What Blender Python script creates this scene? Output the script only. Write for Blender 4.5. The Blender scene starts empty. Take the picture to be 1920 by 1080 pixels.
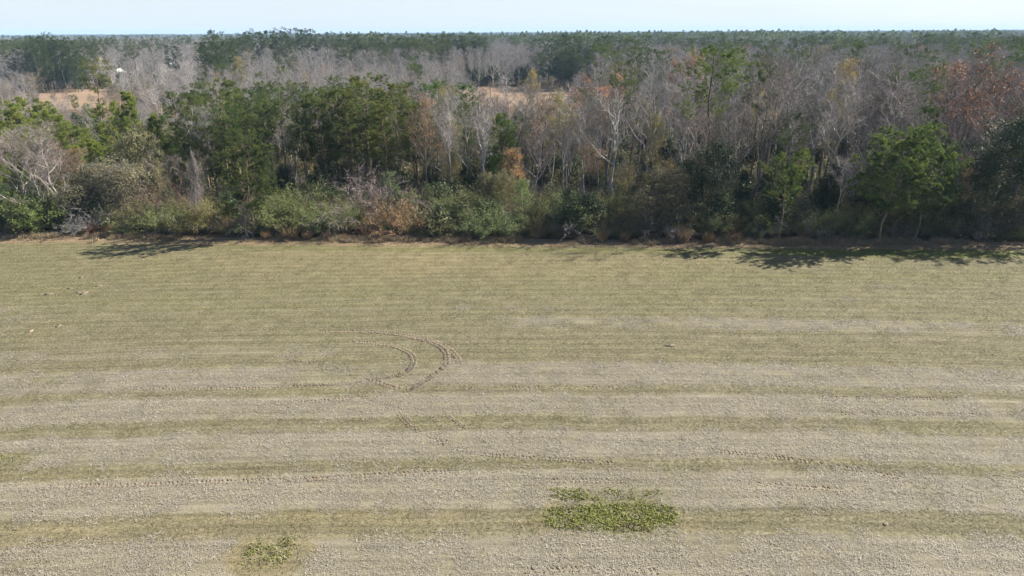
import bpy, math, random
import numpy as np
from mathutils import Matrix, Vector

random.seed(11)
rng = np.random.default_rng(11)
R = math.radians
C = bpy.context.scene.collection
sc = bpy.context.scene

# ------------------------------------------------------------------ camera, sky, sun, exposure
CAM_H = 28.0
F_PX = 1297.0                       # focal length in pixels of the 1920 wide picture
PITCH, ROLL = 20.25, -0.30
cam_d = bpy.data.cameras.new('camera')
cam_d.sensor_width = 36.0
cam_d.lens = 36.0 * F_PX / 1920.0
cam_d.clip_start, cam_d.clip_end = 0.5, 30000
cam = bpy.data.objects.new('camera', cam_d)
C.objects.link(cam)
CAM_M = Matrix.Rotation(R(90 - PITCH), 3, 'X') @ Matrix.Rotation(R(ROLL), 3, 'Z')
cam.matrix_world = Matrix.Translation((0, 0, CAM_H)) @ CAM_M.to_4x4()
sc.camera = cam

SUN_EL, SUN_AZ = 36.5, 20.0         # azimuth: degrees from +X (right) towards +Y (away from the camera)
to_sun = Vector((math.cos(R(SUN_EL)) * math.cos(R(SUN_AZ)), math.cos(R(SUN_EL)) * math.sin(R(SUN_AZ)), math.sin(R(SUN_EL))))
world = bpy.data.worlds.new('World')
sc.world = world
world.use_nodes = True
wn, wl = world.node_tree.nodes, world.node_tree.links
wn.clear()
wo = wn.new('ShaderNodeOutputWorld')
bg = wn.new('ShaderNodeBackground')
sky = wn.new('ShaderNodeTexSky')
sky.sky_type = 'NISHITA'
sky.sun_disc = False
sky.sun_elevation = R(SUN_EL)
sky.sun_rotation = R(90 - SUN_AZ)
sky.altitude = 0
sky.air_density, sky.dust_density, sky.ozone_density = 1.0, 0.5, 1.5
bg.inputs['Strength'].default_value = 0.054
# thin veil of high cloud, thicker towards the horizon
tcw = wn.new('ShaderNodeTexCoord'); sepw = wn.new('ShaderNodeSeparateXYZ'); wl.new(tcw.outputs['Generated'], sepw.inputs[0])
mpw = wn.new('ShaderNodeMapping'); mpw.inputs['Scale'].default_value = (1.5, 1.5, 14); wl.new(tcw.outputs['Generated'], mpw.inputs[0])
nzw = wn.new('ShaderNodeTexNoise'); nzw.inputs['Scale'].default_value = 3.0; nzw.inputs['Detail'].default_value = 5; wl.new(mpw.outputs[0], nzw.inputs['Vector'])
mrw = wn.new('ShaderNodeMapRange'); mrw.inputs['From Min'].default_value = 0.0; mrw.inputs['From Max'].default_value = 0.42
mrw.inputs['To Min'].default_value = 0.82; mrw.inputs['To Max'].default_value = 0.04; wl.new(sepw.outputs['Z'], mrw.inputs['Value'])
adw = wn.new('ShaderNodeMath'); adw.operation = 'MULTIPLY_ADD'; adw.inputs[1].default_value = 0.46; wl.new(nzw.outputs[0], adw.inputs[0])
sbw = wn.new('ShaderNodeMath'); sbw.operation = 'SUBTRACT'; sbw.inputs[1].default_value = 0.23; wl.new(mrw.outputs[0], sbw.inputs[0]); wl.new(sbw.outputs[0], adw.inputs[2])
mxw = wn.new('ShaderNodeMix'); mxw.data_type = 'RGBA'; mxw.inputs[7].default_value = (5.1, 5.75, 6.55, 1)
wl.new(adw.outputs[0], mxw.inputs[0]); wl.new(sky.outputs[0], mxw.inputs[6]); wl.new(mxw.outputs[2], bg.inputs['Color'])
wl.new(bg.outputs[0], wo.inputs['Surface'])

sun_d = bpy.data.lights.new('sun', 'SUN')
sun_d.energy = 5.0
sun_d.angle = R(0.53)
sun_d.color = (1.0, 0.94, 0.84)
sun = bpy.data.objects.new('sun', sun_d)
sun.rotation_euler = (-to_sun).to_track_quat('-Z', 'Y').to_euler()
sun.location = (60, 30, 120)
C.objects.link(sun)

vs = sc.view_settings
vs.view_transform = 'Standard'
vs.look = 'None'
vs.exposure = 1.55
vs.gamma = 1.0
vs.use_curve_mapping = False
sc.cycles.max_bounces = 5
sc.cycles.diffuse_bounces = 3
sc.cycles.glossy_bounces = 1
sc.cycles.transmission_bounces = 2
sc.cycles.volume_bounces = 0
sc.cycles.use_denoising = True
sc.cycles.sample_clamp_indirect = 6

# ------------------------------------------------------------------ from a pixel of the photograph to a place in the world
def ray(px, py):
    d = CAM_M @ Vector(((px - 960) / F_PX, (540 - py) / F_PX, -1.0))
    return d

def on_ground(px, py):
    d = ray(px, py)
    t = -CAM_H / d.z
    return d.x * t, d.y * t

def at_depth(px, py, Y):
    d = ray(px, py)
    t = Y / d.y
    return d.x * t, CAM_H + d.z * t

EX0, EY0 = on_ground(0, 446)
EX1, EY1 = on_ground(1920, 459)
def edge_y(x):
    return EY0 + (EY1 - EY0) * (x - EX0) / (EX1 - EX0)

# ------------------------------------------------------------------ materials
def new_mat(name):
    m = bpy.data.materials.new(name)
    m.use_nodes = True
    m.node_tree.nodes.clear()
    return m, m.node_tree.nodes, m.node_tree.links

def ramp(n, l, fac, stops):
    r = n.new('ShaderNodeValToRGB')
    while len(r.color_ramp.elements) < len(stops):
        r.color_ramp.elements.new(0.5)
    for e, (p, c) in zip(r.color_ramp.elements, stops):
        e.position = p
        e.color = (*c, 1)
    l.new(fac, r.inputs[0])
    return r.outputs[0]

def mixc(n, l, fac, a, b, mode='MIX'):
    x = n.new('ShaderNodeMix')
    x.data_type = 'RGBA'
    x.blend_type = mode
    for sock, v in ((x.inputs[0], fac), (x.inputs[6], a), (x.inputs[7], b)):
        if hasattr(v, 'is_linked'):
            l.new(v, sock)
        elif isinstance(v, (int, float)):
            sock.default_value = v
        else:
            sock.default_value = (*v, 1)
    return x.outputs[2]

def mth(n, l, op, a, b=0.0, c=0.0):
    x = n.new('ShaderNodeMath')
    x.operation = op
    for i, v in enumerate((a, b, c)):
        if hasattr(v, 'is_linked'):
            l.new(v, x.inputs[i])
        else:
            x.inputs[i].default_value = v
    return x.outputs[0]

def noise(n, l, vec, scale, detail=3, rough=0.55, sc3=None):
    if sc3 is not None:
        mp = n.new('ShaderNodeMapping')
        mp.inputs['Scale'].default_value = sc3
        l.new(vec, mp.inputs[0])
        vec = mp.outputs[0]
    x = n.new('ShaderNodeTexNoise')
    x.inputs['Scale'].default_value = scale
    x.inputs['Detail'].default_value = detail
    x.inputs['Roughness'].default_value = rough
    l.new(vec, x.inputs['Vector'])
    return x.outputs[0]

def leaf_mat(name, stops, translucent=0.4, rough=0.6, gain=1.06):
    """foliage: colour from the clump's own tint, each leaf's own random and the plant's own colour"""
    m, n, l = new_mat(name)
    out = n.new('ShaderNodeOutputMaterial')
    at = n.new('ShaderNodeAttribute'); at.attribute_name = 'tint'
    geo = n.new('ShaderNodeNewGeometry')
    oi = n.new('ShaderNodeObjectInfo')
    f = mth(n, l, 'MULTIPLY', at.outputs['Fac'], 0.55)
    f = mth(n, l, 'MULTIPLY_ADD', geo.outputs['Random Per Island'], 0.25, f)
    f = mth(n, l, 'MULTIPLY_ADD', oi.outputs['Random'], 0.2, f)
    col = ramp(n, l, f, [(p, tuple(gain * q for q in c)) for p, c in stops])
    col = mixc(n, l, 1.0, col, oi.outputs['Color'], 'MULTIPLY')
    bs = n.new('ShaderNodeBsdfPrincipled')
    bs.inputs['Roughness'].default_value = rough
    bs.inputs['Specular IOR Level'].default_value = 0.25
    l.new(col, bs.inputs['Base Color'])
    tr = n.new('ShaderNodeBsdfTranslucent')
    l.new(col, tr.inputs['Color'])
    mx = n.new('ShaderNodeMixShader')
    mx.inputs[0].default_value = translucent
    l.new(bs.outputs[0], mx.inputs[1]); l.new(tr.outputs[0], mx.inputs[2])
    l.new(mx.outputs[0], out.inputs[0])
    return m

def bark_mat(name, a, b, scale=3.0):
    m, n, l = new_mat(name)
    out = n.new('ShaderNodeOutputMaterial')
    tc = n.new('ShaderNodeTexCoord')
    oi = n.new('ShaderNodeObjectInfo')
    nz = noise(n, l, tc.outputs['Object'], scale, 4, 0.6, (1, 1, 0.35))
    col = ramp(n, l, nz, [(0.32, tuple(0.86 * q for q in a)), (0.68, tuple(0.86 * q for q in b))])
    col = mixc(n, l, 1.0, col, oi.outputs['Color'], 'MULTIPLY')
    bs = n.new('ShaderNodeBsdfPrincipled')
    bs.inputs['Roughness'].default_value = 0.85
    bs.inputs['Specular IOR Level'].default_value = 0.15
    l.new(col, bs.inputs['Base Color'])
    l.new(bs.outputs[0], out.inputs[0])
    return m

def plain_mat(name, a, b, scale=4.0, rough=0.7):
    m, n, l = new_mat(name)
    out = n.new('ShaderNodeOutputMaterial')
    tc = n.new('ShaderNodeTexCoord')
    nz = noise(n, l, tc.outputs['Object'], scale, 4, 0.6)
    col = ramp(n, l, nz, [(0.3, a), (0.7, b)])
    bs = n.new('ShaderNodeBsdfPrincipled')
    bs.inputs['Roughness'].default_value = rough
    l.new(col, bs.inputs['Base Color'])
    l.new(bs.outputs[0], out.inputs[0])
    return m

M = {}
M['bark'] = bark_mat('bare_bark', (0.31, 0.288, 0.268), (0.50, 0.468, 0.438))
M['twig'] = bark_mat('bare_twigs', (0.20, 0.184, 0.172), (0.305, 0.284, 0.268), 0.8)
M['pine_bark'] = bark_mat('pine_bark', (0.13, 0.10, 0.08), (0.26, 0.205, 0.165))
M['stem'] = bark_mat('shrub_stems', (0.17, 0.135, 0.105), (0.30, 0.24, 0.19))
M['needle'] = leaf_mat('pine_needles', [(0.0, (0.030, 0.050, 0.018)), (0.3, (0.060, 0.090, 0.028)), (0.6, (0.115, 0.140, 0.040)), (0.85, (0.17, 0.18, 0.055)), (1.0, (0.19, 0.165, 0.065))])
M['young_needle'] = leaf_mat('young_pine_needles', [(0.0, (0.075, 0.11, 0.026)), (0.4, (0.16, 0.205, 0.045)), (0.75, (0.25, 0.265, 0.065)), (1.0, (0.28, 0.24, 0.10))])
M['privet'] = leaf_mat('privet_leaves', [(0.0, (0.075, 0.082, 0.036)), (0.4, (0.165, 0.175, 0.08)), (0.75, (0.24, 0.238, 0.115)), (1.0, (0.29, 0.255, 0.15))])
M['vine'] = leaf_mat('vine_leaves', [(0.0, (0.075, 0.072, 0.036)), (0.4, (0.165, 0.15, 0.078)), (0.7, (0.25, 0.22, 0.125)), (1.0, (0.33, 0.28, 0.19))])
M['broadleaf'] = leaf_mat('evergreen_broad_leaves', [(0.0, (0.03, 0.042, 0.02)), (0.5, (0.062, 0.082, 0.034)), (0.85, (0.105, 0.12, 0.05)), (1.0, (0.15, 0.15, 0.065))], 0.2, 0.65)
M['autumn'] = leaf_mat('autumn_leaves', [(0.0, (0.35, 0.30, 0.25)), (0.5, (0.55, 0.47, 0.37)), (1.0, (0.8, 0.7, 0.55))], 0.4)
M['sedge'] = leaf_mat('dry_grass_blades', [(0.0, (0.20, 0.15, 0.09)), (0.5, (0.36, 0.28, 0.18)), (1.0, (0.5, 0.41, 0.28))], 0.25, gain=0.76)
M['straw'] = leaf_mat('straw_bits', [(0.0, (0.18, 0.155, 0.115)), (0.5, (0.37, 0.328, 0.26)), (1.0, (0.62, 0.565, 0.47))], 0.15, gain=0.76)
M['blade'] = leaf_mat('short_grass_blades', [(0.0, (0.10, 0.105, 0.04)), (0.5, (0.19, 0.175, 0.08)), (1.0, (0.32, 0.265, 0.145))], 0.25, gain=0.76)
M['weed'] = leaf_mat('weed_leaves', [(0.0, (0.09, 0.10, 0.045)), (0.28, (0.17, 0.19, 0.055)), (0.5, (0.29, 0.32, 0.065)), (0.66, (0.30, 0.30, 0.085)), (0.8, (0.20, 0.15, 0.105)), (1.0, (0.36, 0.32, 0.17))], 0.3, gain=0.76)
M['soil'] = plain_mat('dark_soil', (0.10, 0.078, 0.055), (0.165, 0.13, 0.093), 6, 0.95)
M['clod'] = plain_mat('dry_clod', (0.115, 0.088, 0.06), (0.20, 0.155, 0.11), 9, 0.95)
M['white'] = plain_mat('white_siding', (0.55, 0.55, 0.54), (0.66, 0.66, 0.64), 2, 0.6)
M['roof'] = plain_mat('grey_shingle_roof', (0.30, 0.30, 0.31), (0.42, 0.42, 0.43), 3, 0.8)
M['pale_roof'] = plain_mat('pale_metal_roof', (0.66, 0.66, 0.66), (0.75, 0.75, 0.75), 3, 0.5)
M['pane'] = plain_mat('dark_window_glass', (0.03, 0.035, 0.04), (0.05, 0.055, 0.06), 3, 0.15)
M['red'] = plain_mat('dark_red_paint', (0.22, 0.03, 0.03), (0.28, 0.04, 0.035), 3, 0.35)
M['rubber'] = plain_mat('black_rubber', (0.02, 0.02, 0.02), (0.035, 0.035, 0.035), 3, 0.8)
M['steel'] = plain_mat('grey_steel', (0.30, 0.30, 0.31), (0.40, 0.40, 0.41), 3, 0.5)
M['scrap'] = plain_mat('orange_scrap', (0.24, 0.15, 0.10), (0.32, 0.22, 0.16), 5, 0.7)

# ------------------------------------------------------------------ mesh building
class MB:
    """collects triangles (vertices, faces, material index, tint per vertex) for ONE mesh"""
    def __init__(self):
        self.v, self.f, self.m, self.t, self.n = [], [], [], [], 0
    def add(self, v, f, mat=0, tint=None):
        v = np.asarray(v, float).reshape(-1, 3)
        f = np.asarray(f, int).reshape(-1, 3)
        if not len(v):
            return
        self.v.append(v); self.f.append(f + self.n)
        self.m.append(np.full(len(f), mat, np.int32))
        self.t.append(np.full(len(v), 0.5) if tint is None else np.asarray(tint, float))
        self.n += len(v)
    def mesh(self, name, mats, smooth=False):
        v = np.concatenate(self.v); f = np.concatenate(self.f)
        me = bpy.data.meshes.new(name)
        me.vertices.add(len(v)); me.loops.add(len(f) * 3); me.polygons.add(len(f))
        me.vertices.foreach_set('co', v.astype(np.float32).ravel())
        me.loops.foreach_set('vertex_index', f.astype(np.int32).ravel())
        me.polygons.foreach_set('loop_start', np.arange(0, len(f) * 3, 3, dtype=np.int32))
        for mt in mats:
            me.materials.append(mt)
        me.polygons.foreach_set('material_index', np.concatenate(self.m))
        if smooth:
            me.polygons.foreach_set('use_smooth', np.ones(len(f), bool))
        a = me.attributes.new('tint', 'FLOAT', 'POINT')
        a.data.foreach_set('value', np.concatenate(self.t).astype(np.float32))
        me.update(calc_edges=True)
        return me

def unit(a):
    return a / np.maximum(np.linalg.norm(a, axis=-1, keepdims=True), 1e-9)

def perp(d):
    h = np.where(np.abs(d[..., 2:3]) < 0.9, np.array([0, 0, 1.0]), np.array([1.0, 0, 0]))
    a = unit(np.cross(d, h))
    return a, np.cross(d, a)

def tubes(mb, P, Rd, k, mat=0, tint=None):
    """N tapered tubes at once: P (N,S,3) centre lines, Rd (N,S) radii, k sides"""
    N, S, _ = P.shape
    a, b = perp(unit(P[:, -1] - P[:, 0]))
    th = np.arange(k) * 2 * math.pi / k
    ring = np.cos(th)[None, None, :, None] * a[:, None, None, :] + np.sin(th)[None, None, :, None] * b[:, None, None, :]
    V = P[:, :, None, :] + ring * Rd[:, :, None, None]
    idx = np.arange(N * S * k).reshape(N, S, k)
    i0, i1 = idx[:, :-1], idx[:, 1:]
    j0, j1 = np.roll(i0, -1, 2), np.roll(i1, -1, 2)
    F = np.concatenate([np.stack([i0, j0, j1], -1).reshape(-1, 3), np.stack([i0, j1, i1], -1).reshape(-1, 3)])
    tt = None if tint is None else np.repeat(tint, S * k)
    mb.add(V, F, mat, tt)

def ribbons(mb, p, d, L, w, mat=0, tint=None):
    """thin tapering blades: one triangle each"""
    a, b = perp(d)
    ph = rng.uniform(0, 2 * math.pi, (len(p), 1))
    s = np.cos(ph) * a + np.sin(ph) * b
    w = np.broadcast_to(np.asarray(w, float).reshape(-1, 1), (len(p), 1)) * 0.5
    V = np.stack([p - s * w, p + s * w, p + d * np.asarray(L).reshape(-1, 1)], 1)
    mb.add(V, np.arange(len(p) * 3).reshape(-1, 3), mat, None if tint is None else np.repeat(tint, 3))

def leaves(mb, p, nrm, size, mat=0, tint=None, aspect=0.55):
    """small rhombic leaves facing nrm"""
    a, b = perp(unit(nrm))
    ph = rng.uniform(0, 2 * math.pi, (len(p), 1))
    u = np.cos(ph) * a + np.sin(ph) * b
    v = -np.sin(ph) * a + np.cos(ph) * b
    s = np.asarray(size).reshape(-1, 1) * 0.5
    V = np.stack([p - u * s, p + v * s * aspect, p + u * s, p - v * s * aspect], 1)
    b0 = np.arange(len(p))[:, None] * 4
    F = np.concatenate([b0 + np.array([[0, 1, 2]]), b0 + np.array([[0, 2, 3]])])
    mb.add(V, F, mat, None if tint is None else np.repeat(tint, 4))

def rdir(n):
    return unit(rng.normal(size=(n, 3)))

def grow(P, n, t0, t1, a0, a1, Lf, S, up=0.15, wob=0.12, az0=None):
    """n children on each of the N parent polylines -> (N*n,S,3), t of each, parent index"""
    N, Sp, _ = P.shape
    t = t0 + (t1 - t0) * (np.arange(n)[None] + rng.uniform(0, 1, (N, n))) / n
    x = t * (Sp - 1)
    i = np.clip(x.astype(int), 0, Sp - 2)
    fr = (x - i)[..., None]
    pi = np.arange(N)[:, None]
    p = P[pi, i] * (1 - fr) + P[pi, i + 1] * fr
    tan = unit(P[pi, i + 1] - P[pi, i])
    a, b = perp(tan)
    az = (np.arange(n)[None] * 2.399 + rng.uniform(0, 6.28, (N, 1)) + rng.normal(0, 0.5, (N, n)))[..., None]
    ang = rng.uniform(a0, a1, (N, n))[..., None]
    d = tan * np.cos(ang) + (np.cos(az) * a + np.sin(az) * b) * np.sin(ang)
    p, d, t = p.reshape(-1, 3), d.reshape(-1, 3), t.reshape(-1)
    par = np.repeat(np.arange(N), n)
    L = Lf(t, par)
    Q = [p]
    for k in range(S - 1):
        d = unit(d + np.array([0, 0, up]) + rng.normal(0, wob, d.shape))
        Q.append(Q[-1] + d * (L / (S - 1))[:, None])
    return np.stack(Q, 1), t, par

def trunk_line(H, S, lean=0.03, wob=0.012, top=1.0):
    z = np.linspace(0, 1, S)
    off = np.cumsum(rng.normal(0, wob, (S, 2)), 0)
    l = rng.normal(0, lean, 2)
    P = np.zeros((1, S, 3))
    P[0, :, :2] = (off + l * z[:, None]) * H
    P[0, :, :2] -= P[0, 0, :2]
    P[0, :, 2] = z * H * top
    return P

# ------------------------------------------------------------------ plant kinds: each returns a list of (part name, mesh) at its nominal height
def bare_tree(H=20, spread=1.0, clear=0.35, dens=1.0, forked=False, leaf=0.0, twig_w=0.025, r0=0.0105):
    tb, cb, fb = MB(), MB(), MB()
    S = 9
    P = trunk_line(H * (0.62 if forked else 0.9), S, 0.045, 0.014)
    r = H * r0 * (1 - 0.8 * np.linspace(0, 1, S) ** 1.1)
    r[0] *= 1.35
    tubes(tb, P, r[None], 7)
    lines, rad = P, r[None]
    n1 = int(15 * dens)
    if forked:
        L1, t1, p1 = grow(P, 4, 0.62, 1.0, 0.25, 0.55, lambda t, q: H * rng.uniform(0.42, 0.55, t.shape), 8, 0.12, 0.07)
        rr = np.interp(t1, np.linspace(0, 1, S), r)[:, None] * 0.75 * (1 - 0.85 * np.linspace(0, 1, 8))[None]
        tubes(tb, L1, rr, 6)
        A, tA, pA = grow(L1, 6, 0.15, 1.0, 0.4, 0.95, lambda t, q: H * 0.21 * spread * (1.15 - 0.6 * t) * rng.uniform(0.7, 1.2, t.shape), 6, 0.10, 0.10)
        rA = np.interp(tA, np.linspace(0, 1, 8), rr[0])[:, None] * 0.6 * (1 - 0.8 * np.linspace(0, 1, 6))[None]
    else:
        A, tA, pA = grow(P, n1, clear, 1.0, 0.55, 1.05,
                         lambda t, q: H * 0.30 * spread * np.sqrt(np.clip(1.08 - ((t - clear) / (1 - clear)) ** 1.3, 0.05, 1)) * rng.uniform(0.65, 1.2, t.shape), 7, 0.13, 0.10)
        rA = np.interp(tA, np.linspace(0, 1, S), r)[:, None] * 0.5 * (1 - 0.82 * np.linspace(0, 1, 7))[None]
    rA = np.maximum(rA * 1.25, 0.014)
    tubes(cb, A, rA, 5, 0)
    B, tB, pB = grow(A, 7, 0.22, 1.0, 0.4, 0.95, lambda t, q: H * 0.085 * (1.2 - 0.6 * t) * rng.uniform(0.6, 1.25, t.shape), 4, 0.10, 0.13)
    rB = np.maximum(0.45 * np.interp(tB, np.linspace(0, 1, A.shape[1]), rA.mean(0))[:, None] * (1 - 0.7 * np.linspace(0, 1, 4))[None], 0.011)
    tubes(cb, B, rB, 3, 0)
    D, tD, pD = grow(B, 6, 0.15, 1.0, 0.35, 0.95, lambda t, q: H * 0.045 * (1.2 - 0.5 * t) * rng.uniform(0.6, 1.3, t.shape), 3, 0.08, 0.15)
    # fine shoots: two-piece ribbons, then single twigs
    dd = unit(D[:, 1] - D[:, 0]); ln = np.linalg.norm(D[:, 2] - D[:, 0], axis=1)
    ribbons(cb, D[:, 0], dd, ln * 1.0, twig_w * 1.15, 1)
    n = int(5 * dens)
    T, tT, pT = grow(D, n, 0.1, 1.0, 0.3, 1.0, lambda t, q: H * 0.028 * rng.uniform(0.5, 1.5, t.shape), 2, 0.06, 0.15)
    ribbons(cb, T[:, 0], unit(T[:, 1] - T[:, 0]), np.linalg.norm(T[:, 1] - T[:, 0], axis=1), twig_w * 0.8, 1)
    parts = [('trunk', tb.mesh('trunk', [M['bark']], True)), ('crown', cb.mesh('crown', [M['bark'], M['twig']]))]
    if leaf > 0:
        br_t = rng.beta(0.8, 0.8, len(A))
        keep = rng.uniform(size=len(T)) < leaf * (0.3 + 1.2 * br_t[pA[0] * 0 + pB[pD[pT]]])
        q = T[keep].mean(1)
        q = np.repeat(q, 3, 0) + rng.normal(0, 0.14, (len(q) * 3, 3))
        tt = np.clip(np.repeat(br_t[pB[pD[pT]]][keep], 3) + rng.normal(0, 0.15, len(q)), 0, 1)
        leaves(fb, q, rdir(len(q)) + np.array([0.3, 0, 0.6]), rng.uniform(0.14, 0.26, len(q)), 0, tt, 0.7)
        parts.append(('foliage', fb.mesh('foliage', [M['autumn']])))
    return parts

def pine(H=24, crown=0.5, wide=1.0, needle='needle', nb=46, blades=17, droop=-0.02, stubs=7, bl=0.36, bw=0.055, shape=0):
    tb, cb = MB(), MB()
    S = 12
    P = trunk_line(H * 0.985, S, 0.018, 0.006)
    r = H * 0.0088 * (1 - 0.86 * np.linspace(0, 1, S) ** 1.2)
    r[0] *= 1.3
    tubes(tb, P, r[None], 8)
    c0 = 1 - crown
    def prof(t, q):
        u = np.clip((t - c0) / crown, 0, 1)
        if shape == 0:     # rounded old crown
            s = np.sqrt(np.clip(1 - (1.45 * (u - 0.40)) ** 2 * np.where(u > 0.40, 0.85, 1.9), 0.06, 1))
        else:              # cone of a young one
            s = np.clip(1.05 - 0.9 * u, 0.1, 1) ** 0.9
        return H * 0.165 * wide * s * rng.uniform(0.55, 1.18, t.shape)
    A, tA, pA = grow(P, nb, c0, 0.995, 1.1, 1.5, prof, 6, 0.07, 0.09)
    rA = np.maximum(np.interp(tA, np.linspace(0, 1, S), r)[:, None] * 0.38 * (1 - 0.8 * np.linspace(0, 1, 6))[None], 0.012)
    tubes(cb, A, rA, 4, 0)
    lenA = np.linalg.norm(A[:, -1] - A[:, 0], axis=1)
    B, tB, pB = grow(A, 9, 0.3, 1.0, 0.45, 1.0, lambda t, q: lenA[q] * 0.42 * (1.25 - 0.65 * t) * rng.uniform(0.6, 1.2, t.shape), 4, 0.08, 0.12)
    ribbons(cb, B[:, 0], unit(B[:, 2] - B[:, 0]), np.linalg.norm(B[:, 2] - B[:, 0], axis=1), 0.035, 0)
    # needle tufts along the outer part of each branchlet, and up the leader
    tu = np.concatenate([B[:, 1] * 0.4 + B[:, 2] * 0.6, B[:, 2], B[:, 3] * 0.55 + B[:, 2] * 0.45, B[:, 3], A[:, -1], P[0, -2:] + 0])
    td = unit(np.concatenate([B[:, 2] - B[:, 1]] * 1 + [B[:, 3] - B[:, 2]] * 3 + [A[:, -1] - A[:, -2], np.tile([[0, 0, 1.0]], (2, 1))]))
    bt = np.clip(rng.normal(0.45, 0.22, len(A)), 0, 1)
    tt = np.concatenate([bt[pB]] * 4 + [bt, [0.5, 0.5]]) + rng.normal(0, 0.12, len(tu))
    tu = tu + rng.normal(0, 0.05, tu.shape)
    n = blades
    d = unit(np.repeat(td, n, 0) * 0.55 + rdir(len(tu) * n) + np.array([0, 0, 0.28]))
    ribbons(cb, np.repeat(tu, n, 0) - d * 0.04, d, rng.uniform(0.65, 1.15, len(d)) * bl, bw, 1, np.clip(np.repeat(tt, n), 0, 1))
    if stubs:
        Q, tQ, _ = grow(P, stubs, c0 * 0.45, c0, 1.2, 1.65, lambda t, q: H * 0.05 * rng.uniform(0.3, 1.3, t.shape), 4, -0.02, 0.14)
        tubes(cb, Q, np.array([[0.035, 0.026, 0.018, 0.008]]).repeat(len(Q), 0), 3, 0)
    return [('trunk', tb.mesh('trunk', [M['pine_bark']], True)), ('crown', cb.mesh('crown', [M['pine_bark'], M[needle]]))]

def broadleaf_tree(H=12, wide=1.0, mat='broadleaf', ls=0.21, n3=6, clear=0.12):
    tb, cb = MB(), MB()
    S = 8
    P = trunk_line(H * 0.9, S, 0.04, 0.015)
    r = H * 0.013 * (1 - 0.85 * np.linspace(0, 1, S))
    tubes(tb, P, r[None], 6)
    A, tA, pA = grow(P, 20, clear, 1.0, 0.7, 1.25,
                     lambda t, q: H * 0.34 * wide * np.sqrt(np.clip(1.05 - t ** 2.2, 0.08, 1)) * rng.uniform(0.6, 1.15, t.shape), 6, 0.11, 0.12)
    tubes(cb, A, np.maximum(np.interp(tA, np.linspace(0, 1, S), r)[:, None] * 0.45 * (1 - 0.8 * np.linspace(0, 1, 6))[None], 0.012), 4, 0)
    B, tB, pB = grow(A, 7, 0.25, 1.0, 0.5, 1.1, lambda t, q: H * 0.10 * rng.uniform(0.6, 1.3, t.shape), 4, 0.05, 0.14)
    ribbons(cb, B[:, 0], unit(B[:, 3] - B[:, 0]), np.linalg.norm(B[:, 3] - B[:, 0], axis=1), 0.04, 0)
    c = np.concatenate([B[:, 1], B[:, 2], B[:, 3], A[:, -1]])
    bt = np.clip(rng.normal(0.45, 0.2, len(A)), 0, 1)
    ct = np.concatenate([bt[pB]] * 3 + [bt])
    n = n3 * 3
    q = np.repeat(c, n, 0) + rng.normal(0, 0.30, (len(c) * n, 3)) * np.array([1, 1, 0.7])
    leaves(cb, q, rdir(len(q)) + np.array([0, 0, 0.8]), rng.uniform(0.6, 1.3, len(q)) * ls, 1, np.clip(np.repeat(ct, n) + rng.normal(0, 0.14, len(q)), 0, 1))
    return [('trunk', tb.mesh('trunk', [M['bark']], True)), ('crown', cb.mesh('crown', [M['stem'], M[mat]]))]

def feather_shrub(H=4.5, W=5.0, mat='privet', nst=120, nl=84, ls=0.15):
    """upright arching stems clothed in small leaves"""
    sb, fb = MB(), MB()
    az = rng.uniform(0, 6.28, nst)
    tilt = rng.uniform(0.02, 1.0, nst) ** 0.8 * 0.85
    p0 = np.stack([np.cos(az), np.sin(az), np.zeros(nst)], 1) * (rng.uniform(0, 0.28, nst) * W)[:, None]
    d = np.stack([np.cos(az) * np.sin(tilt), np.sin(az) * np.sin(tilt), np.cos(tilt)], 1)
    L = H * rng.uniform(0.65, 1.08, nst) * (0.75 + 0.25 * np.cos(tilt))
    Q = [p0]
    for k in range(6):
        d = unit(d + np.array([0, 0, -0.045 * k]) + rng.normal(0, 0.10, d.shape))
        Q.append(Q[-1] + d * (L / 6)[:, None])
    P = np.stack(Q, 1)
    P[..., 2] = np.maximum(P[..., 2], 0.05)
    tubes(sb, P, (0.035 * (1 - 0.85 * np.linspace(0, 1, 7)))[None].repeat(nst, 0), 3)
    B, tB, pB = grow(P, 7, 0.25, 1.0, 0.3, 0.9, lambda t, q: H * 0.17 * rng.uniform(0.5, 1.3, t.shape), 3, 0.12, 0.15)
    ribbons(sb, B[:, 0], unit(B[:, 2] - B[:, 0]), np.linalg.norm(B[:, 2] - B[:, 0], axis=1), 0.03)
    st = np.clip(rng.normal(0.45, 0.2, nst), 0, 1)
    c = B.reshape(-1, 3)
    ct = np.repeat(st[pB], 3)
    n = max(2, int(nl / 14))
    q = np.repeat(c, n, 0) + rng.normal(0, 0.13, (len(c) * n, 3))
    leaves(fb, q, rdir(len(q)) + np.array([0, 0, 0.4]), rng.uniform(0.6, 1.3, len(q)) * ls, 0, np.clip(np.repeat(ct, n) + rng.normal(0, 0.14, len(q)), 0, 1), 0.5)
    return [('stems', sb.mesh('stems', [M['stem']])), ('foliage', fb.mesh('foliage', [M[mat]]))]

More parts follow.
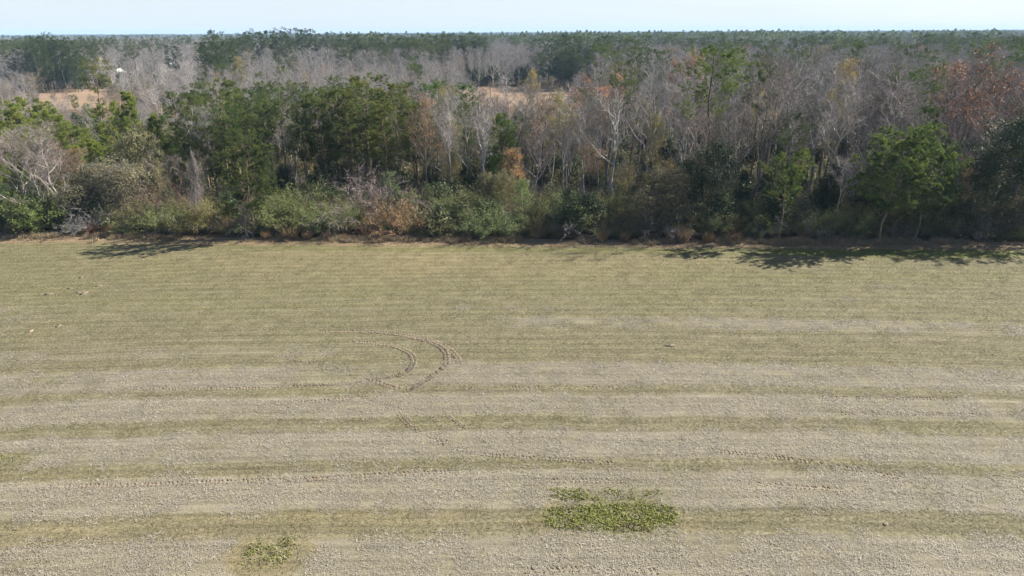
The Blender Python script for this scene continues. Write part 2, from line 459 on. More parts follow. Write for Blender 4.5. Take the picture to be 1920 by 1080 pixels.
def vine_mound(H=9.0, W=12.0, mat='vine', nl=26000, lobes=9):
    """a hump of small trees smothered by vines"""
    sb, fb = MB(), MB()
    cs = np.stack([rng.uniform(-0.34, 0.34, lobes) * W, rng.uniform(-0.3, 0.3, lobes) * W, rng.uniform(0.3, 0.68, lobes) * H], 1)
    cs[0] = (0, 0, 0.62 * H)
    cr = rng.uniform(0.20, 0.30, lobes) * W
    k = rng.integers(0, lobes, nl)
    d = rdir(nl)
    d[:, 2] = np.where(d[:, 2] < -0.5, -d[:, 2], d[:, 2])
    lump = 0.86 + 0.16 * np.sin(d[:, 0] * 7 + k) * np.sin(d[:, 1] * 6 + k * 2) + 0.10 * np.sin(d[:, 2] * 13 + k)
    q = cs[k] + d * (cr[k] * lump * rng.uniform(0.82, 1.04, nl))[:, None] * np.array([1, 1, 0.85])
    hang = rng.uniform(size=nl) < 0.35                      # curtains hanging to the ground
    q[hang, 2] *= rng.uniform(0.1, 1.0, hang.sum())
    q[:, 2] = np.maximum(q[:, 2], 0.05)
    lt = np.clip(rng.normal(0.42, 0.2, lobes), 0, 1)
    sel = rng.uniform(size=nl)
    tt = np.clip(lt[k] + 0.25 * np.sin(q[:, 0] * 1.7) * np.sin(q[:, 2] * 2.1 + q[:, 1]) + rng.normal(0, 0.13, nl), 0, 1)
    leaves(fb, q[sel > 0.4], d[sel > 0.4] + rdir((sel > 0.4).sum()) * 0.7, rng.uniform(0.12, 0.25, (sel > 0.4).sum()), 0, tt[sel > 0.4], 0.75)
    a = sel <= 0.4                                          # loose vine ends
    ribbons(sb, q[a], unit(rdir(a.sum()) + np.array([0, 0, -0.15]) + d[a] * 0.5), rng.uniform(0.25, 0.7, a.sum()), 0.02)
    P = trunk_line(H * 0.6, 6, 0.05, 0.02)
    tubes(sb, np.concatenate([P + np.array([c[0] * 0.7, c[1] * 0.7, 0]) for c in cs[:5]]), (0.11 * (1 - 0.6 * np.linspace(0, 1, 6)))[None].repeat(5, 0), 5)
    return [('stems', sb.mesh('stems', [M['twig']])), ('foliage', fb.mesh('foliage', [M[mat]]))]

def twiggy_shrub(H=5, W=6, nst=60):
    """leafless tangle of arching grey stems"""
    sb, fb = MB(), MB()
    az = rng.uniform(0, 6.28, nst); tilt = rng.uniform(0.05, 0.9, nst)
    p0 = np.stack([np.cos(az), np.sin(az), np.zeros(nst)], 1) * (rng.uniform(0, 0.25, nst) * W)[:, None]
    d = np.stack([np.cos(az) * np.sin(tilt), np.sin(az) * np.sin(tilt), np.cos(tilt)], 1)
    L = H * rng.uniform(0.7, 1.25, nst)
    Q = [p0]
    for k in range(6):
        d = unit(d + np.array([0, 0, -0.09 * k]) + rng.normal(0, 0.13, d.shape))
        Q.append(Q[-1] + d * (L / 6)[:, None])
    P = np.stack(Q, 1); P[..., 2] = np.maximum(P[..., 2], 0.05)
    tubes(sb, P, (0.028 * (1 - 0.8 * np.linspace(0, 1, 7)))[None].repeat(nst, 0), 3)
    B, tB, pB = grow(P, 9, 0.2, 1.0, 0.3, 1.1, lambda t, q: H * 0.2 * rng.uniform(0.5, 1.4, t.shape), 3, -0.03, 0.16)
    ribbons(fb, B[:, 0], unit(B[:, 2] - B[:, 0]), np.linalg.norm(B[:, 2] - B[:, 0], axis=1), 0.022)
    D, _, _ = grow(B, 9, 0.05, 1.0, 0.3, 1.1, lambda t, q: H * 0.1 * rng.uniform(0.5, 1.4, t.shape), 2, -0.04, 0.15)
    ribbons(fb, D[:, 0], unit(D[:, 1] - D[:, 0]), np.linalg.norm(D[:, 1] - D[:, 0], axis=1), 0.018)
    return [('stems', sb.mesh('stems', [M['twig']])), ('crown', fb.mesh('crown', [M['twig']]))]

def draped_snag(H=12, nl=5200):
    """dead trunk hung with a column of dry vines"""
    tb, cb = MB(), MB()
    P = trunk_line(H, 8, 0.03, 0.012)
    tubes(tb, P, (0.17 * (1 - 0.7 * np.linspace(0, 1, 8)))[None], 6)
    t = rng.beta(1.6, 1.0, nl)
    x = t * 7; i = np.clip(x.astype(int), 0, 6); fr = (x - i)[:, None]
    c = P[0, i] * (1 - fr) + P[0, i + 1] * fr
    az = rng.uniform(0, 6.28, nl); rr = rng.uniform(0.1, 1, nl) * (0.9 + 0.5 * np.sin(t * 3.3)) * (1 + 0.45 * np.sin(t * 11 + az * 2) + 0.3 * np.sin(t * 23 + az * 3))
    q = c + np.stack([np.cos(az) * rr, np.sin(az) * rr, 0.9 * np.sin(az * 2 + 1) + rng.normal(0, 0.5, nl)], 1)
    q[:, :2] = c[:, :2] + (q[:, :2] - c[:, :2]) * (1.05 - t[:, None] ** 4)
    q[:, 2] = np.maximum(q[:, 2] * 0.93, 0.1)
    ribbons(cb, q, unit(rdir(nl) * 0.6 + np.array([0, 0, -1.0])), rng.uniform(0.3, 0.9, nl), 0.022)
    return [('trunk', tb.mesh('trunk', [M['bark']], True)), ('crown', cb.mesh('crown', [M['twig']]))]

def sedge_clump(H=1.5, n=260):
    b = MB()
    az = rng.uniform(0, 6.28, n); tilt = rng.uniform(0, 0.5, n)
    d = np.stack([np.cos(az) * np.sin(tilt), np.sin(az) * np.sin(tilt), np.cos(tilt)], 1)
    p = np.stack([np.cos(az), np.sin(az), 0 * az], 1) * rng.uniform(0, 0.35, (n, 1))
    ribbons(b, p, d, H * rng.uniform(0.5, 1.05, n), 0.045, 0, np.clip(rng.normal(0.5, 0.25, n), 0, 1))
    return b.mesh('blades', [M['sedge']])

# ------------------------------------------------------------------ tagging and placing
def nominal(var):
    for parts in var:
        top = 0.0
        for pn, me in parts:
            co = np.empty(len(me.vertices) * 3, np.float32); me.vertices.foreach_get('co', co)
            top = max(top, np.percentile(co[2::3], 99.7))
        NOM[parts[0][1].name] = float(top)
NOM = {}
HEROES = []          # (x, y, short phrase) of the plants that labels refer to
def tag(o, label=None, cat=None, group=None, kind=None):
    if label: o['label'] = label
    if cat: o['category'] = cat
    if group: o['group'] = group
    if kind: o['kind'] = kind
    return o

def put(name, parts, x, y, h, w=1.0, col=None, leafcol=None, rz=None, lean=0.0, z=0.0, trunk=None):
    """a plant: an Empty at its foot with a copy of each part (sharing the mesh)"""
    root = bpy.data.objects.new(name, None)
    root.empty_display_size = 0.5
    s = h / NOM[parts[0][1].name]
    root.location = (x, y, z)
    root.scale = (s * w, s * w, s)
    root.rotation_euler = (0, lean, random.uniform(0, 6.28) if rz is None else rz)
    if lean: root.rotation_mode = 'ZYX'
    C.objects.link(root)
    for pn, me in parts:
        o = bpy.data.objects.new(pn, me)
        o.parent = root
        c = leafcol if (leafcol and pn == 'foliage') else (trunk or (tuple(0.6 * q for q in col) if col and name in ('bare_tree', 'autumn_tree') else col)) if pn == 'trunk' else col
        if c: o.color = (*c, 1)
        C.objects.link(o)
    return root

BARE = [bare_tree(20, 0.85, 0.38, 1.0), bare_tree(20, 0.7, 0.45, 1.0), bare_tree(20, 1.05, 0.32, 1.1),
        bare_tree(20, 0.9, 0.3, 1.0, forked=True), bare_tree(20, 1.1, 0.3, 1.1, forked=True), bare_tree(20, 0.55, 0.5, 0.9), bare_tree(20, 1.0, 0.16, 1.15), bare_tree(20, 0.85, 0.12, 1.1),
        bare_tree(20, 1.35, 0.45, 0.75, forked=True), bare_tree(20, 0.75, 0.6, 0.7), bare_tree(20, 1.2, 0.4, 0.7, r0=0.013)]
LEAFY = [bare_tree(18, 0.85, 0.35, 1.0, leaf=0.22), bare_tree(18, 1.0, 0.3, 1.0, forked=True, leaf=0.17), bare_tree(18, 0.8, 0.3, 1.0, leaf=0.55)]
PINE = [pine(24, 0.46, 1.0), pine(24, 0.55, 0.92), pine(24, 0.40, 1.1, nb=36), pine(24, 0.62, 0.95, nb=54), pine(24, 0.34, 0.95, nb=30), pine(24, 0.85, 1.1, nb=70, blades=13), pine(24, 0.74, 1.2, nb=62, blades=13)]
FRONT_PINE = [pine(14, 0.72, 2.0, 'needle', 70, 34, stubs=9, bl=0.34, bw=0.05), pine(14, 0.56, 1.7, 'needle', 34, 30, stubs=12, bl=0.34, bw=0.05)]
YOUNG = [pine(13, 0.86, 1.15, 'young_needle', 60, 13, stubs=2, bl=0.36, bw=0.06, shape=1), pine(13, 0.8, 1.3, 'young_needle', 52, 13, stubs=3, bl=0.36, bw=0.06, shape=0)]
BROAD = [broadleaf_tree(12, 1.0), broadleaf_tree(12, 0.8), broadleaf_tree(12, 1.15, 'vine', 0.2, 5)]
FEATHER = [feather_shrub(), feather_shrub(4.5, 6.5), feather_shrub(4.5, 4.0, nst=70)]
OLIVE = [feather_shrub(4.5, 5.5, 'vine', 80, 46, 0.17), feather_shrub(4.5, 5.0, 'vine', 60, 40, 0.17)]
MOUND = [vine_mound(), vine_mound(9, 10, lobes=7, nl=20000)]
TWIGGY = [twiggy_shrub(), twiggy_shrub(5, 5, 45)]
SNAG = [draped_snag()]
SEDGE = [[('blades', sedge_clump())], [('blades', sedge_clump(1.5, 200))]]

# colours that multiply a kind's own: bark greys and leaf hues of single plants
GREY, PALE, BROWN, DARK, MAUVE = (0.92, 0.92, 0.92), (1.5, 1.5, 1.5), (0.82, 0.73, 0.64), (0.42, 0.37, 0.34), (0.96, 0.91, 0.93)
ORANGE, TAN, RED, YELLOW, OLIVEY, RUST = (0.95, 0.56, 0.22), (0.54, 0.40, 0.28), (0.36, 0.235, 0.195), (0.55, 0.50, 0.18), (0.38, 0.37, 0.15), (0.36, 0.23, 0.155)

KIND = {  # kind: (name, category, variants, nominal height)
    'bare': ('bare_tree', 'bare tree', BARE, 20), 'leafy': ('autumn_tree', 'autumn tree', LEAFY, 18), 'pine': ('pine_tree', 'pine', PINE, 24),
    'fpine': ('pine_tree', 'pine', FRONT_PINE, 14), 'young': ('young_pine', 'young pine', YOUNG, 13), 'broad': ('evergreen_tree', 'evergreen tree', BROAD, 12),
    'feather': ('green_shrub', 'shrub', FEATHER, 4.5), 'olive': ('olive_shrub', 'shrub', OLIVE, 4.5), 'mound': ('vine_mound', 'vine thicket', MOUND, 9),
    'twiggy': ('leafless_shrub', 'shrub', TWIGGY, 5), 'snag': ('dead_tree', 'dead tree', SNAG, 12), 'sedge': ('dry_grass_clump', 'grass clump', SEDGE, 1.5)}

for _k in KIND.values():
    nominal(_k[2])

def hero(kind, v, px, top, off, label, phrase=None, w=1.0, col=None, leafcol=None, lean=0.0, rz=None, Y=None, group=None, trunk=None):
    """a plant the photograph shows singly: column px, row of its top, metres behind the field edge"""
    y = Y if Y else 95.0
    for _ in range(4):
        x, ztop = at_depth(px, top, y)
        if not Y: y = edge_y(x) + off + (8.0 if kind in ('bare', 'leafy', 'pine') and 6.5 < off < 20 and 330 < px < 1280 else 1.2 if kind in ('feather', 'olive', 'mound', 'twiggy', 'broad') else 0.0)
    name, cat, var, nom = KIND[kind]
    o = put(name, var[v], x, y, max(ztop, 0.6), w, col, leafcol, rz, lean, trunk=trunk)
    tag(o, label, cat, group)
    if not phrase and len(label.split()) <= 7 and not label.startswith('farther'): phrase = 'the ' + label
    HEROES.append((x, y, phrase, kind, max(ztop, 0.6)))
    return o

# ------------------------------------------------------------------ the setting: ground, fields, air
def smooth(a, b, x):
    t = np.clip((x - a) / (b - a), 0, 1)
    return t * t * (3 - 2 * t)

def vnoise(x, y, s, seed):
    """smooth value noise on a lattice of size s"""
    g = np.random.default_rng(seed).uniform(0, 1, (257, 257))
    u, v = x / s + 1000.3, y / s + 1000.7
    i, j = np.floor(u).astype(int), np.floor(v).astype(int)
    fu, fv = u - i, v - j
    fu, fv = fu * fu * (3 - 2 * fu), fv * fv * (3 - 2 * fv)
    i, j = i % 256, j % 256
    return (g[i, j] * (1 - fu) + g[i + 1, j] * fu) * (1 - fv) + (g[i, j + 1] * (1 - fu) + g[i + 1, j + 1] * fu) * fv

def sheet(name, x0, x1, y0, y1, z, m):
    me = bpy.data.meshes.new(name)
    me.from_pydata([(x0, y0, z), (x1, y0, z), (x1, y1, z), (x0, y1, z)], [], [(0, 1, 2, 3)])
    me.materials.append(m)
    o = bpy.data.objects.new(name, me); C.objects.link(o)
    return o

def ground_mat():
    m, n, l = new_mat('forest_floor')
    out = n.new('ShaderNodeOutputMaterial'); geo = n.new('ShaderNodeNewGeometry')
    a = noise(n, l, geo.outputs['Position'], 0.6, 6, 0.65)
    b = noise(n, l, geo.outputs['Position'], 0.01, 3, 0.5)
    c1 = ramp(n, l, a, [(0.3, (0.06, 0.043, 0.03)), (0.5, (0.115, 0.08, 0.052)), (0.72, (0.185, 0.13, 0.085))])
    c2 = ramp(n, l, b, [(0.35, (0.75, 0.85, 0.7)), (0.65, (1.1, 1.0, 0.9))])
    col = mixc(n, l, 1.0, c1, c2, 'MULTIPLY')
    bs = n.new('ShaderNodeBsdfPrincipled'); bs.inputs['Roughness'].default_value = 0.95; bs.inputs['Specular IOR Level'].default_value = 0.1
    l.new(col, bs.inputs['Base Color']); l.new(bs.outputs[0], out.inputs[0])
    return m

def far_field_mat():
    m, n, l = new_mat('tan_stubble')
    out = n.new('ShaderNodeOutputMaterial'); geo = n.new('ShaderNodeNewGeometry')
    a = noise(n, l, geo.outputs['Position'], 0.5, 5, 0.6, (0.25, 1, 1))
    b = noise(n, l, geo.outputs['Position'], 0.03, 3, 0.5)
    c1 = ramp(n, l, a, [(0.3, (0.17, 0.12, 0.078)), (0.7, (0.255, 0.19, 0.132))])
    c2 = ramp(n, l, b, [(0.35, (0.9, 0.85, 0.85)), (0.65, (1.08, 1.05, 1.0))])
    col = mixc(n, l, 1.0, c1, c2, 'MULTIPLY')
    bs = n.new('ShaderNodeBsdfPrincipled'); bs.inputs['Roughness'].default_value = 0.95; bs.inputs['Specular IOR Level'].default_value = 0.1
    l.new(col, bs.inputs['Base Color']); l.new(bs.outputs[0], out.inputs[0])
    return m

def field_mat():
    m, n, l = new_mat('stubble_and_short_grass')
    out = n.new('ShaderNodeOutputMaterial'); geo = n.new('ShaderNodeNewGeometry')
    P = geo.outputs['Position']
    def att(name):
        a = n.new('ShaderNodeAttribute'); a.attribute_name = name
        return a.outputs['Fac']
    fine = noise(n, l, P, 5.0, 5, 0.75, (0.75, 1, 1))
    mid = noise(n, l, P, 1.5, 6, 0.7, (0.22, 1, 1))
    streak = noise(n, l, P, 1.6, 4, 0.6, (0.06, 1, 1))
    patch = noise(n, l, P, 0.16, 4, 0.6, (0.5, 1, 1))
    ft = noise(n, l, P, 12.0, 3, 0.8)
    # short grass and soil
    g1 = ramp(n, l, fine, [(0.30, (0.085, 0.08, 0.04)), (0.5, (0.208, 0.186, 0.108)), (0.70, (0.35, 0.313, 0.20))])
    g2 = ramp(n, l, fine, [(0.30, (0.105, 0.088, 0.06)), (0.5, (0.215, 0.183, 0.130)), (0.70, (0.36, 0.315, 0.23))])
    k = mth(n, l, 'MULTIPLY_ADD', patch, 1.6, -0.55)
    k = mth(n, l, 'MULTIPLY_ADD', att('green'), 1.0, k)
    k = mth(n, l, 'MULTIPLY_ADD', streak, 0.9, mth(n, l, 'SUBTRACT', k, 0.62))
    kc = n.new('ShaderNodeClamp'); l.new(k, kc.inputs[0])
    base = mixc(n, l, kc.outputs[0], g2, g1)
    # straw yellow patches
    y = mth(n, l, 'MULTIPLY_ADD', mid, 1.5, mth(n, l, 'SUBTRACT', mth(n, l, 'MULTIPLY', att('tan'), 1.3), 1.05))
    yc = n.new('ShaderNodeClamp'); l.new(y, yc.inputs[0])
    g3 = ramp(n, l, fine, [(0.3, (0.19, 0.15, 0.085)), (0.7, (0.37, 0.305, 0.19))])
    base = mixc(n, l, yc.outputs[0], base, g3)
    # vivid grass
    v = mth(n, l, 'MULTIPLY_ADD', mid, 1.2, mth(n, l, 'SUBTRACT', mth(n, l, 'MULTIPLY', att('vivid'), 1.4), 0.9))
    vc = n.new('ShaderNodeClamp'); l.new(v, vc.inputs[0])
    g4 = ramp(n, l, fine, [(0.3, (0.095, 0.11, 0.028)), (0.7, (0.22, 0.235, 0.07))])
    base = mixc(n, l, vc.outputs[0], base, g4)
    # chaff left behind the combine
    r = mth(n, l, 'MULTIPLY_ADD', mid, 0.35, mth(n, l, 'MULTIPLY_ADD', att('residue'), 1.2, -0.42))
    r = mth(n, l, 'MULTIPLY_ADD', streak, 0.25, mth(n, l, 'SUBTRACT', r, 0.12))
    rc = n.new('ShaderNodeClamp'); l.new(r, rc.inputs[0])
    g5 = ramp(n, l, ft, [(0.28, (0.10, 0.082, 0.06)), (0.45, (0.255, 0.222, 0.175)), (0.6, (0.37, 0.325, 0.265)), (0.74, (0.55, 0.50, 0.42))])
    base = mixc(n, l, rc.outputs[0], base, g5)
    # bare brown litter at the wood's edge
    e = mth(n, l, 'MULTIPLY_ADD', mid, 0.9, mth(n, l, 'MULTIPLY_ADD', att('litter'), 1.3, -0.75))
    ec = n.new('ShaderNodeClamp'); l.new(e, ec.inputs[0])
    g6 = ramp(n, l, fine, [(0.3, (0.19, 0.13, 0.085)), (0.7, (0.42, 0.31, 0.21))])
    base = mixc(n, l, ec.outputs[0], base, g6)
    # drill rows running along the field
    yb = att('along')
    rw = mth(n, l, 'SINE', mth(n, l, 'MULTIPLY_ADD', streak, 2.0, mth(n, l, 'MULTIPLY', yb, 2 * math.pi / 1.52)))
    rw2 = mth(n, l, 'SINE', mth(n, l, 'MULTIPLY', yb, 2 * math.pi / 0.61))
    rk = mth(n, l, 'MULTIPLY_ADD', rw, 0.085, mth(n, l, 'MULTIPLY_ADD', rw2, 0.08, 1.0))
    rk = mth(n, l, 'MULTIPLY_ADD', mth(n, l, 'SUBTRACT', streak, 0.5), 0.7, rk)
    cmb = n.new('ShaderNodeCombineColor')
    for q in range(3): l.new(rk, cmb.inputs[q])
    base = mixc(n, l, 1.0, base, cmb.outputs[0], 'MULTIPLY')
    base = mixc(n, l, 1.0, base, (0.645, 0.655, 0.605), 'MULTIPLY')
    bs = n.new('ShaderNodeBsdfPrincipled'); bs.inputs['Roughness'].default_value = 0.9; bs.inputs['Specular IOR Level'].default_value = 0.1
    l.new(base, bs.inputs['Base Color'])
    bp = n.new('ShaderNodeBump'); bp.inputs['Strength'].default_value = 0.8; bp.inputs['Distance'].default_value = 0.10
    l.new(mth(n, l, 'MULTIPLY_ADD', ft, 0.6, fine), bp.inputs['Height']); l.new(bp.outputs[0], bs.inputs['Normal'])
    l.new(bs.outputs[0], out.inputs[0])
    return m

tag(sheet('ground', -7500, 7500, -400, 9000, -0.02, ground_mat()), kind='structure')
tan_m = far_field_mat()

# the near field: a fine sheet whose attributes carry what grows or lies where
def row_y(row):
    return on_ground(960, row)[1]
BANDS = [(r1, r0, s) for r0, r1, s in (  # rows of the chaff swaths at the middle of the picture, and how thick the chaff lies
    (528, 533, 0.42), (543, 547, 0.40), (556, 563, 0.52), (574, 581, 0.52), (596, 616, 0.78), (626, 633, 0.55), (642, 661, 0.62), (682, 721, 0.95), (739, 779, 0.92), (807, 858, 1.0), (884, 952, 1.0), (1003, 1092, 1.05), (1130, 1240, 1.0))]
def masks(x, y):
    yb = y + 0.00085 * x ** 2 + 0.5 * (vnoise(x, y, 14, 5) - 0.5) + 0.35 * (vnoise(x, y, 4, 6) - 0.5)
    res = np.zeros_like(x)
    for r1, r0, s in BANDS:
        a, b = row_y(r1), row_y(r0)
        soft = 0.35
        inside = smooth(a - soft, a + soft, yb) * (1 - smooth(b - soft, b + soft, yb))
        u = (yb - a) / (b - a)
        lip = 0.62 + 0.38 * np.clip(np.abs(u - 0.5 + 0.12 * (vnoise(x, y, 12, 8) - 0.5)) * 2, 0, 1) ** 2.5
        f = s * lip * (0.62 + 0.42 * vnoise(x / 3, y, 3, 7) + 0.36 * vnoise(x, y, 9, 77))
        if r0 == 596:
            f = f * smooth(-14, 4, x)
        if r0 == 642:
            f = f * smooth(0, -14, x)
        if r0 == 682:
            f = f * (0.72 + 0.28 * smooth(-3, 3, np.abs(x + 12) - 7))
        res = np.maximum(res, inside * f)
    eg = edge_y(x) - y
    far = smooth(row_y(640), row_y(540), y)
    green = 0.25 + 0.55 * far + 0.25 * (vnoise(x, y, 11, 9) - 0.5) + 0.35 * smooth(0.0, 1.0, x / 60) * (1 - far) * 0.4
    tan = 0.75 * np.exp(-((eg - 9) / 8) ** 2) * np.exp(-((x + 10) / 34) ** 2) * (0.5 + vnoise(x, y, 5, 12))
    tan = tan + 0.42 * (1 - smooth(row_y(900), row_y(860), y)) * smooth(5, -8, x) * (0.3 + vnoise(x / 2.5, y, 1.4, 19)) + 0.22 * vnoise(x, y, 7, 13)
    vivid = 0.75 * np.exp(-((eg - 4.5) / 2.2) ** 2) * smooth(30, 44, x) * (1 - smooth(62, 70, x)) + 0.55 * np.exp(-((eg - 4) / 2.0) ** 2) * smooth(-70, -20, -x * 0 + x)
    vivid = vivid + 0.35 * np.exp(-((y - row_y(520)) / 1.1) ** 2) * smooth(10, 22, x)
    litter = 1 - smooth(1.6, 3.8, eg + 1.2 * (vnoise(x, y, 3, 15) - 0.5))
    litter = np.maximum(litter, 0.7 * np.exp(-((x - 34) / 9) ** 2) * 0)
    # rough straw rim round the weed patch
    for cx, cy, rx, ry in WEEDS:
        q = np.hypot((x - cx) / (rx + 0.9), (y - cy) / (ry + 0.6))
        tan = tan + 0.55 * np.exp(-((q - 1.0) / 0.2) ** 2) * smooth(0.3, 0.8, vnoise(x, y, 1.6, 18)) * (0.4 + np.abs(x - cx) / rx * 0.7)
        vivid = vivid + (0.45 if rx > 4 else 0.12) * (1 - smooth(0.55, 1.05, q + 0.5 * (vnoise(x, y, 1.2, 62) - 0.5)))
        res = res * smooth(0.8, 1.15, q + 0.3 * (vnoise(x, y, 1.0, 17) - 0.5))
    return dict(residue=res, green=green, tan=tan, vivid=vivid, litter=litter, along=yb)

WEEDS = []
for x0, r0, x1, r1 in ((1020, 945, 1272, 996), (462, 1008, 556, 1068), (-40, 853, 34, 872)):
    ax, ay = on_ground((x0 + x1) / 2, r1); bx, by = on_ground((x0 + x1) / 2, r0)
    hx = (on_ground(x1, (r0 + r1) / 2)[0] - on_ground(x0, (r0 + r1) / 2)[0]) / 2
    WEEDS.append(((ax + bx) / 2, (ay + by) / 2, hx, (by - ay) / 2))

def make_field():
    xs = np.concatenate([np.arange(-170, -95, 2.0), np.arange(-95, 95.01, 0.33), np.arange(97, 171, 2.0)])
    ys = np.concatenate([np.arange(0, 26, 2.0), np.arange(26, 99.6, 0.27)])
    X, Y = np.meshgrid(xs, ys)
    keep_y = np.minimum(Y, edge_y(X) + 1.2)
    V = np.stack([X, keep_y, np.zeros_like(X)], -1).reshape(-1, 3)
    nx, ny = len(xs), len(ys)
    i = (np.arange(ny - 1)[:, None] * nx + np.arange(nx - 1)[None]).ravel()
    yy = Y[:-1, :-1].ravel(); lim = edge_y(X[:-1, :-1]).ravel() + 1.2
    i = i[yy < lim]
    me = bpy.data.meshes.new('stubble_field')
    me.vertices.add(len(V)); me.vertices.foreach_set('co', V.astype(np.float32).ravel())
    Q = np.stack([i, i + 1, i + nx + 1, i + nx], 1)
    me.loops.add(Q.size); me.polygons.add(len(Q))
    me.loops.foreach_set('vertex_index', Q.astype(np.int32).ravel())
    me.polygons.foreach_set('loop_start', np.arange(0, Q.size, 4, dtype=np.int32))
    for k, v in masks(V[:, 0], V[:, 1]).items():
        a = me.attributes.new(k, 'FLOAT', 'POINT'); a.data.foreach_set('value', v.astype(np.float32))
    me.materials.append(field_mat())
    me.update(calc_edges=True)
    o = bpy.data.objects.new('field', me); C.objects.link(o)
    return tag(o, kind='structure')
field = make_field()

# clearings behind the wood: tan stubble fields
CLEAR = ((46, 206, 286, 396), (868, 1076, 290, 396))
for p0, p1, y0, y1 in CLEAR:
    c = [(at_depth(p, 200, y)[0], y, 0.0) for p, y in ((p0, y0), (p1, y0), (p1, y1), (p0, y1))]
    me = bpy.data.meshes.new('tan_field'); me.from_pydata(c, [], [(0, 1, 2, 3)]); me.materials.append(tan_m)
    o = bpy.data.objects.new('tan_field', me); C.objects.link(o); tag(o, kind='structure')

# ------------------------------------------------------------------ scattering of uncountable stuff
def scatter(name, protos, pts, rot, scl, idx):
    """stuff: ONE object that repeats small meshes at points (geometry nodes)"""
    col = bpy.data.collections.new(name + '_source')
    for i, p in enumerate(protos):
        o = bpy.data.objects.new('%s_source_%02d' % (name, i), p)
        col.objects.link(o)
    me = bpy.data.meshes.new(name)
    me.vertices.add(len(pts)); me.vertices.foreach_set('co', np.asarray(pts, np.float32).ravel())
    a = me.attributes.new('rot', 'FLOAT_VECTOR', 'POINT'); a.data.foreach_set('vector', np.asarray(rot, np.float32).ravel())
    a = me.attributes.new('scl', 'FLOAT_VECTOR', 'POINT'); a.data.foreach_set('vector', np.asarray(scl, np.float32).ravel())
    a = me.attributes.new('pick', 'INT', 'POINT'); a.data.foreach_set('value', np.asarray(idx, np.int32))
    ob = bpy.data.objects.new(name, me); C.objects.link(ob)
    g = bpy.data.node_groups.new(name, 'GeometryNodeTree')
    g.interface.new_socket('Geometry', in_out='INPUT', socket_type='NodeSocketGeometry')
    g.interface.new_socket('Geometry', in_out='OUTPUT', socket_type='NodeSocketGeometry')
    n, l = g.nodes, g.links
    gi, go = n.new('NodeGroupInput'), n.new('NodeGroupOutput')
    ci = n.new('GeometryNodeCollectionInfo')
    ci.inputs['Collection'].default_value = col
    ci.inputs['Separate Children'].default_value = True
    ci.inputs['Reset Children'].default_value = True
    ip = n.new('GeometryNodeInstanceOnPoints')
    ip.inputs['Pick Instance'].default_value = True
    def na(nm, t):
        x = n.new('GeometryNodeInputNamedAttribute'); x.data_type = t; x.inputs['Name'].default_value = nm
        return x.outputs['Attribute']
    l.new(gi.outputs[0], ip.inputs['Points'])
    l.new(ci.outputs[0], ip.inputs['Instance'])
    l.new(na('pick', 'INT'), ip.inputs['Instance Index'])
    l.new(na('rot', 'FLOAT_VECTOR'), ip.inputs['Rotation'])
    l.new(na('scl', 'FLOAT_VECTOR'), ip.inputs['Scale'])
    l.new(ip.outputs[0], go.inputs[0])
    md = ob.modifiers.new('scatter', 'NODES'); md.node_group = g
    return tag(ob, kind='stuff')

def bits_patch(n, size, Lr, w, mat, lie=0.25, tint=(0.5, 0.28)):
    b = MB()
    p = np.stack([rng.uniform(-size, size, n), rng.uniform(-size, size, n), rng.uniform(0.0, 0.05, n)], 1)
    d = rng.normal(size=(n, 3)); d[:, 2] = np.abs(rng.normal(0, lie, n)); d = unit(d)
    L = rng.uniform(*Lr, n)
    s = unit(np.stack([-d[:, 1], d[:, 0], rng.normal(0, lie * 1.5, n)], 1)) * (w / 2)
    V = np.stack([p - s, p + s, p + d * L[:, None] * 0.6 + s * 0.8, p + d * L[:, None]], 1)
    i = np.arange(n)[:, None] * 4
    b.add(V, np.concatenate([i + np.array([[0, 1, 2]]), i + np.array([[0, 2, 3]])]), 0, np.repeat(np.clip(rng.normal(*tint, n), 0, 1), 4))
    return b.mesh('bits', [mat])

def scatter_field():
    # chaff on the swaths
    straw = [bits_patch(300, 0.8, (0.07, 0.24), 0.024, M['straw'], 0.16) for _ in range(5)]
    blade = [bits_patch(130, 0.8, (0.06, 0.2), 0.024, M['blade'], 0.4) for _ in range(5)]
    for name, pr, which in (('chaff', straw, 1), ('short_grass', blade, 0)):
        xs, ys = np.meshgrid(np.arange(-92, 92, 1.25), np.arange(27, 97, 1.25))
        x = xs.ravel() + rng.uniform(-.5, .5, xs.size); y = ys.ravel() + rng.uniform(-.5, .5, xs.size)
        keep = (np.abs(x) < y * 0.86 + 8) & (y < edge_y(x) - 0.6)
        x, y = x[keep], y[keep]
        mk = masks(x, y)['residue']
        pr_keep = smooth(0.3, 0.65, mk) if which else 1 - smooth(0.3, 0.7, mk)
        keep = rng.uniform(size=len(x)) < np.clip(pr_keep, 0, 1)
        x, y = x[keep], y[keep]
        n = len(x)
        o = scatter(name, pr, np.stack([x, y, np.full(n, 0.002)], 1), np.stack([0 * x, 0 * x, rng.uniform(0, 6.28, n)], 1),
                    np.repeat(rng.uniform(0.8, 1.2, (n, 1)), 3, 1), rng.integers(0, 5, n))
scatter_field()

def dead_grass():
    pr = [sedge_clump(0.55, 60), sedge_clump(0.8, 70), sedge_clump(0.4, 50)]
    n = 3400
    x = rng.uniform(-95, 95, n); x = x[rng.uniform(size=n) < smooth(0.35, 0.75, vnoise(x, 0 * x, 4.0, 61))]; n = len(x); y = edge_y(x) + rng.normal(0.6, 0.8, n)
    o = scatter('dead_grass', pr, np.stack([x, y, 0 * x], 1), np.stack([0 * x, 0 * x, rng.uniform(0, 6.28, n)], 1),
            rng.uniform(0.5, 1.25, (n, 1)) * np.array([[1.4, 1.4, 1.0]]), rng.integers(0, 3, n))
    o['label'] = 'fringe of dead tan grass along the foot of the woods'
dead_grass()

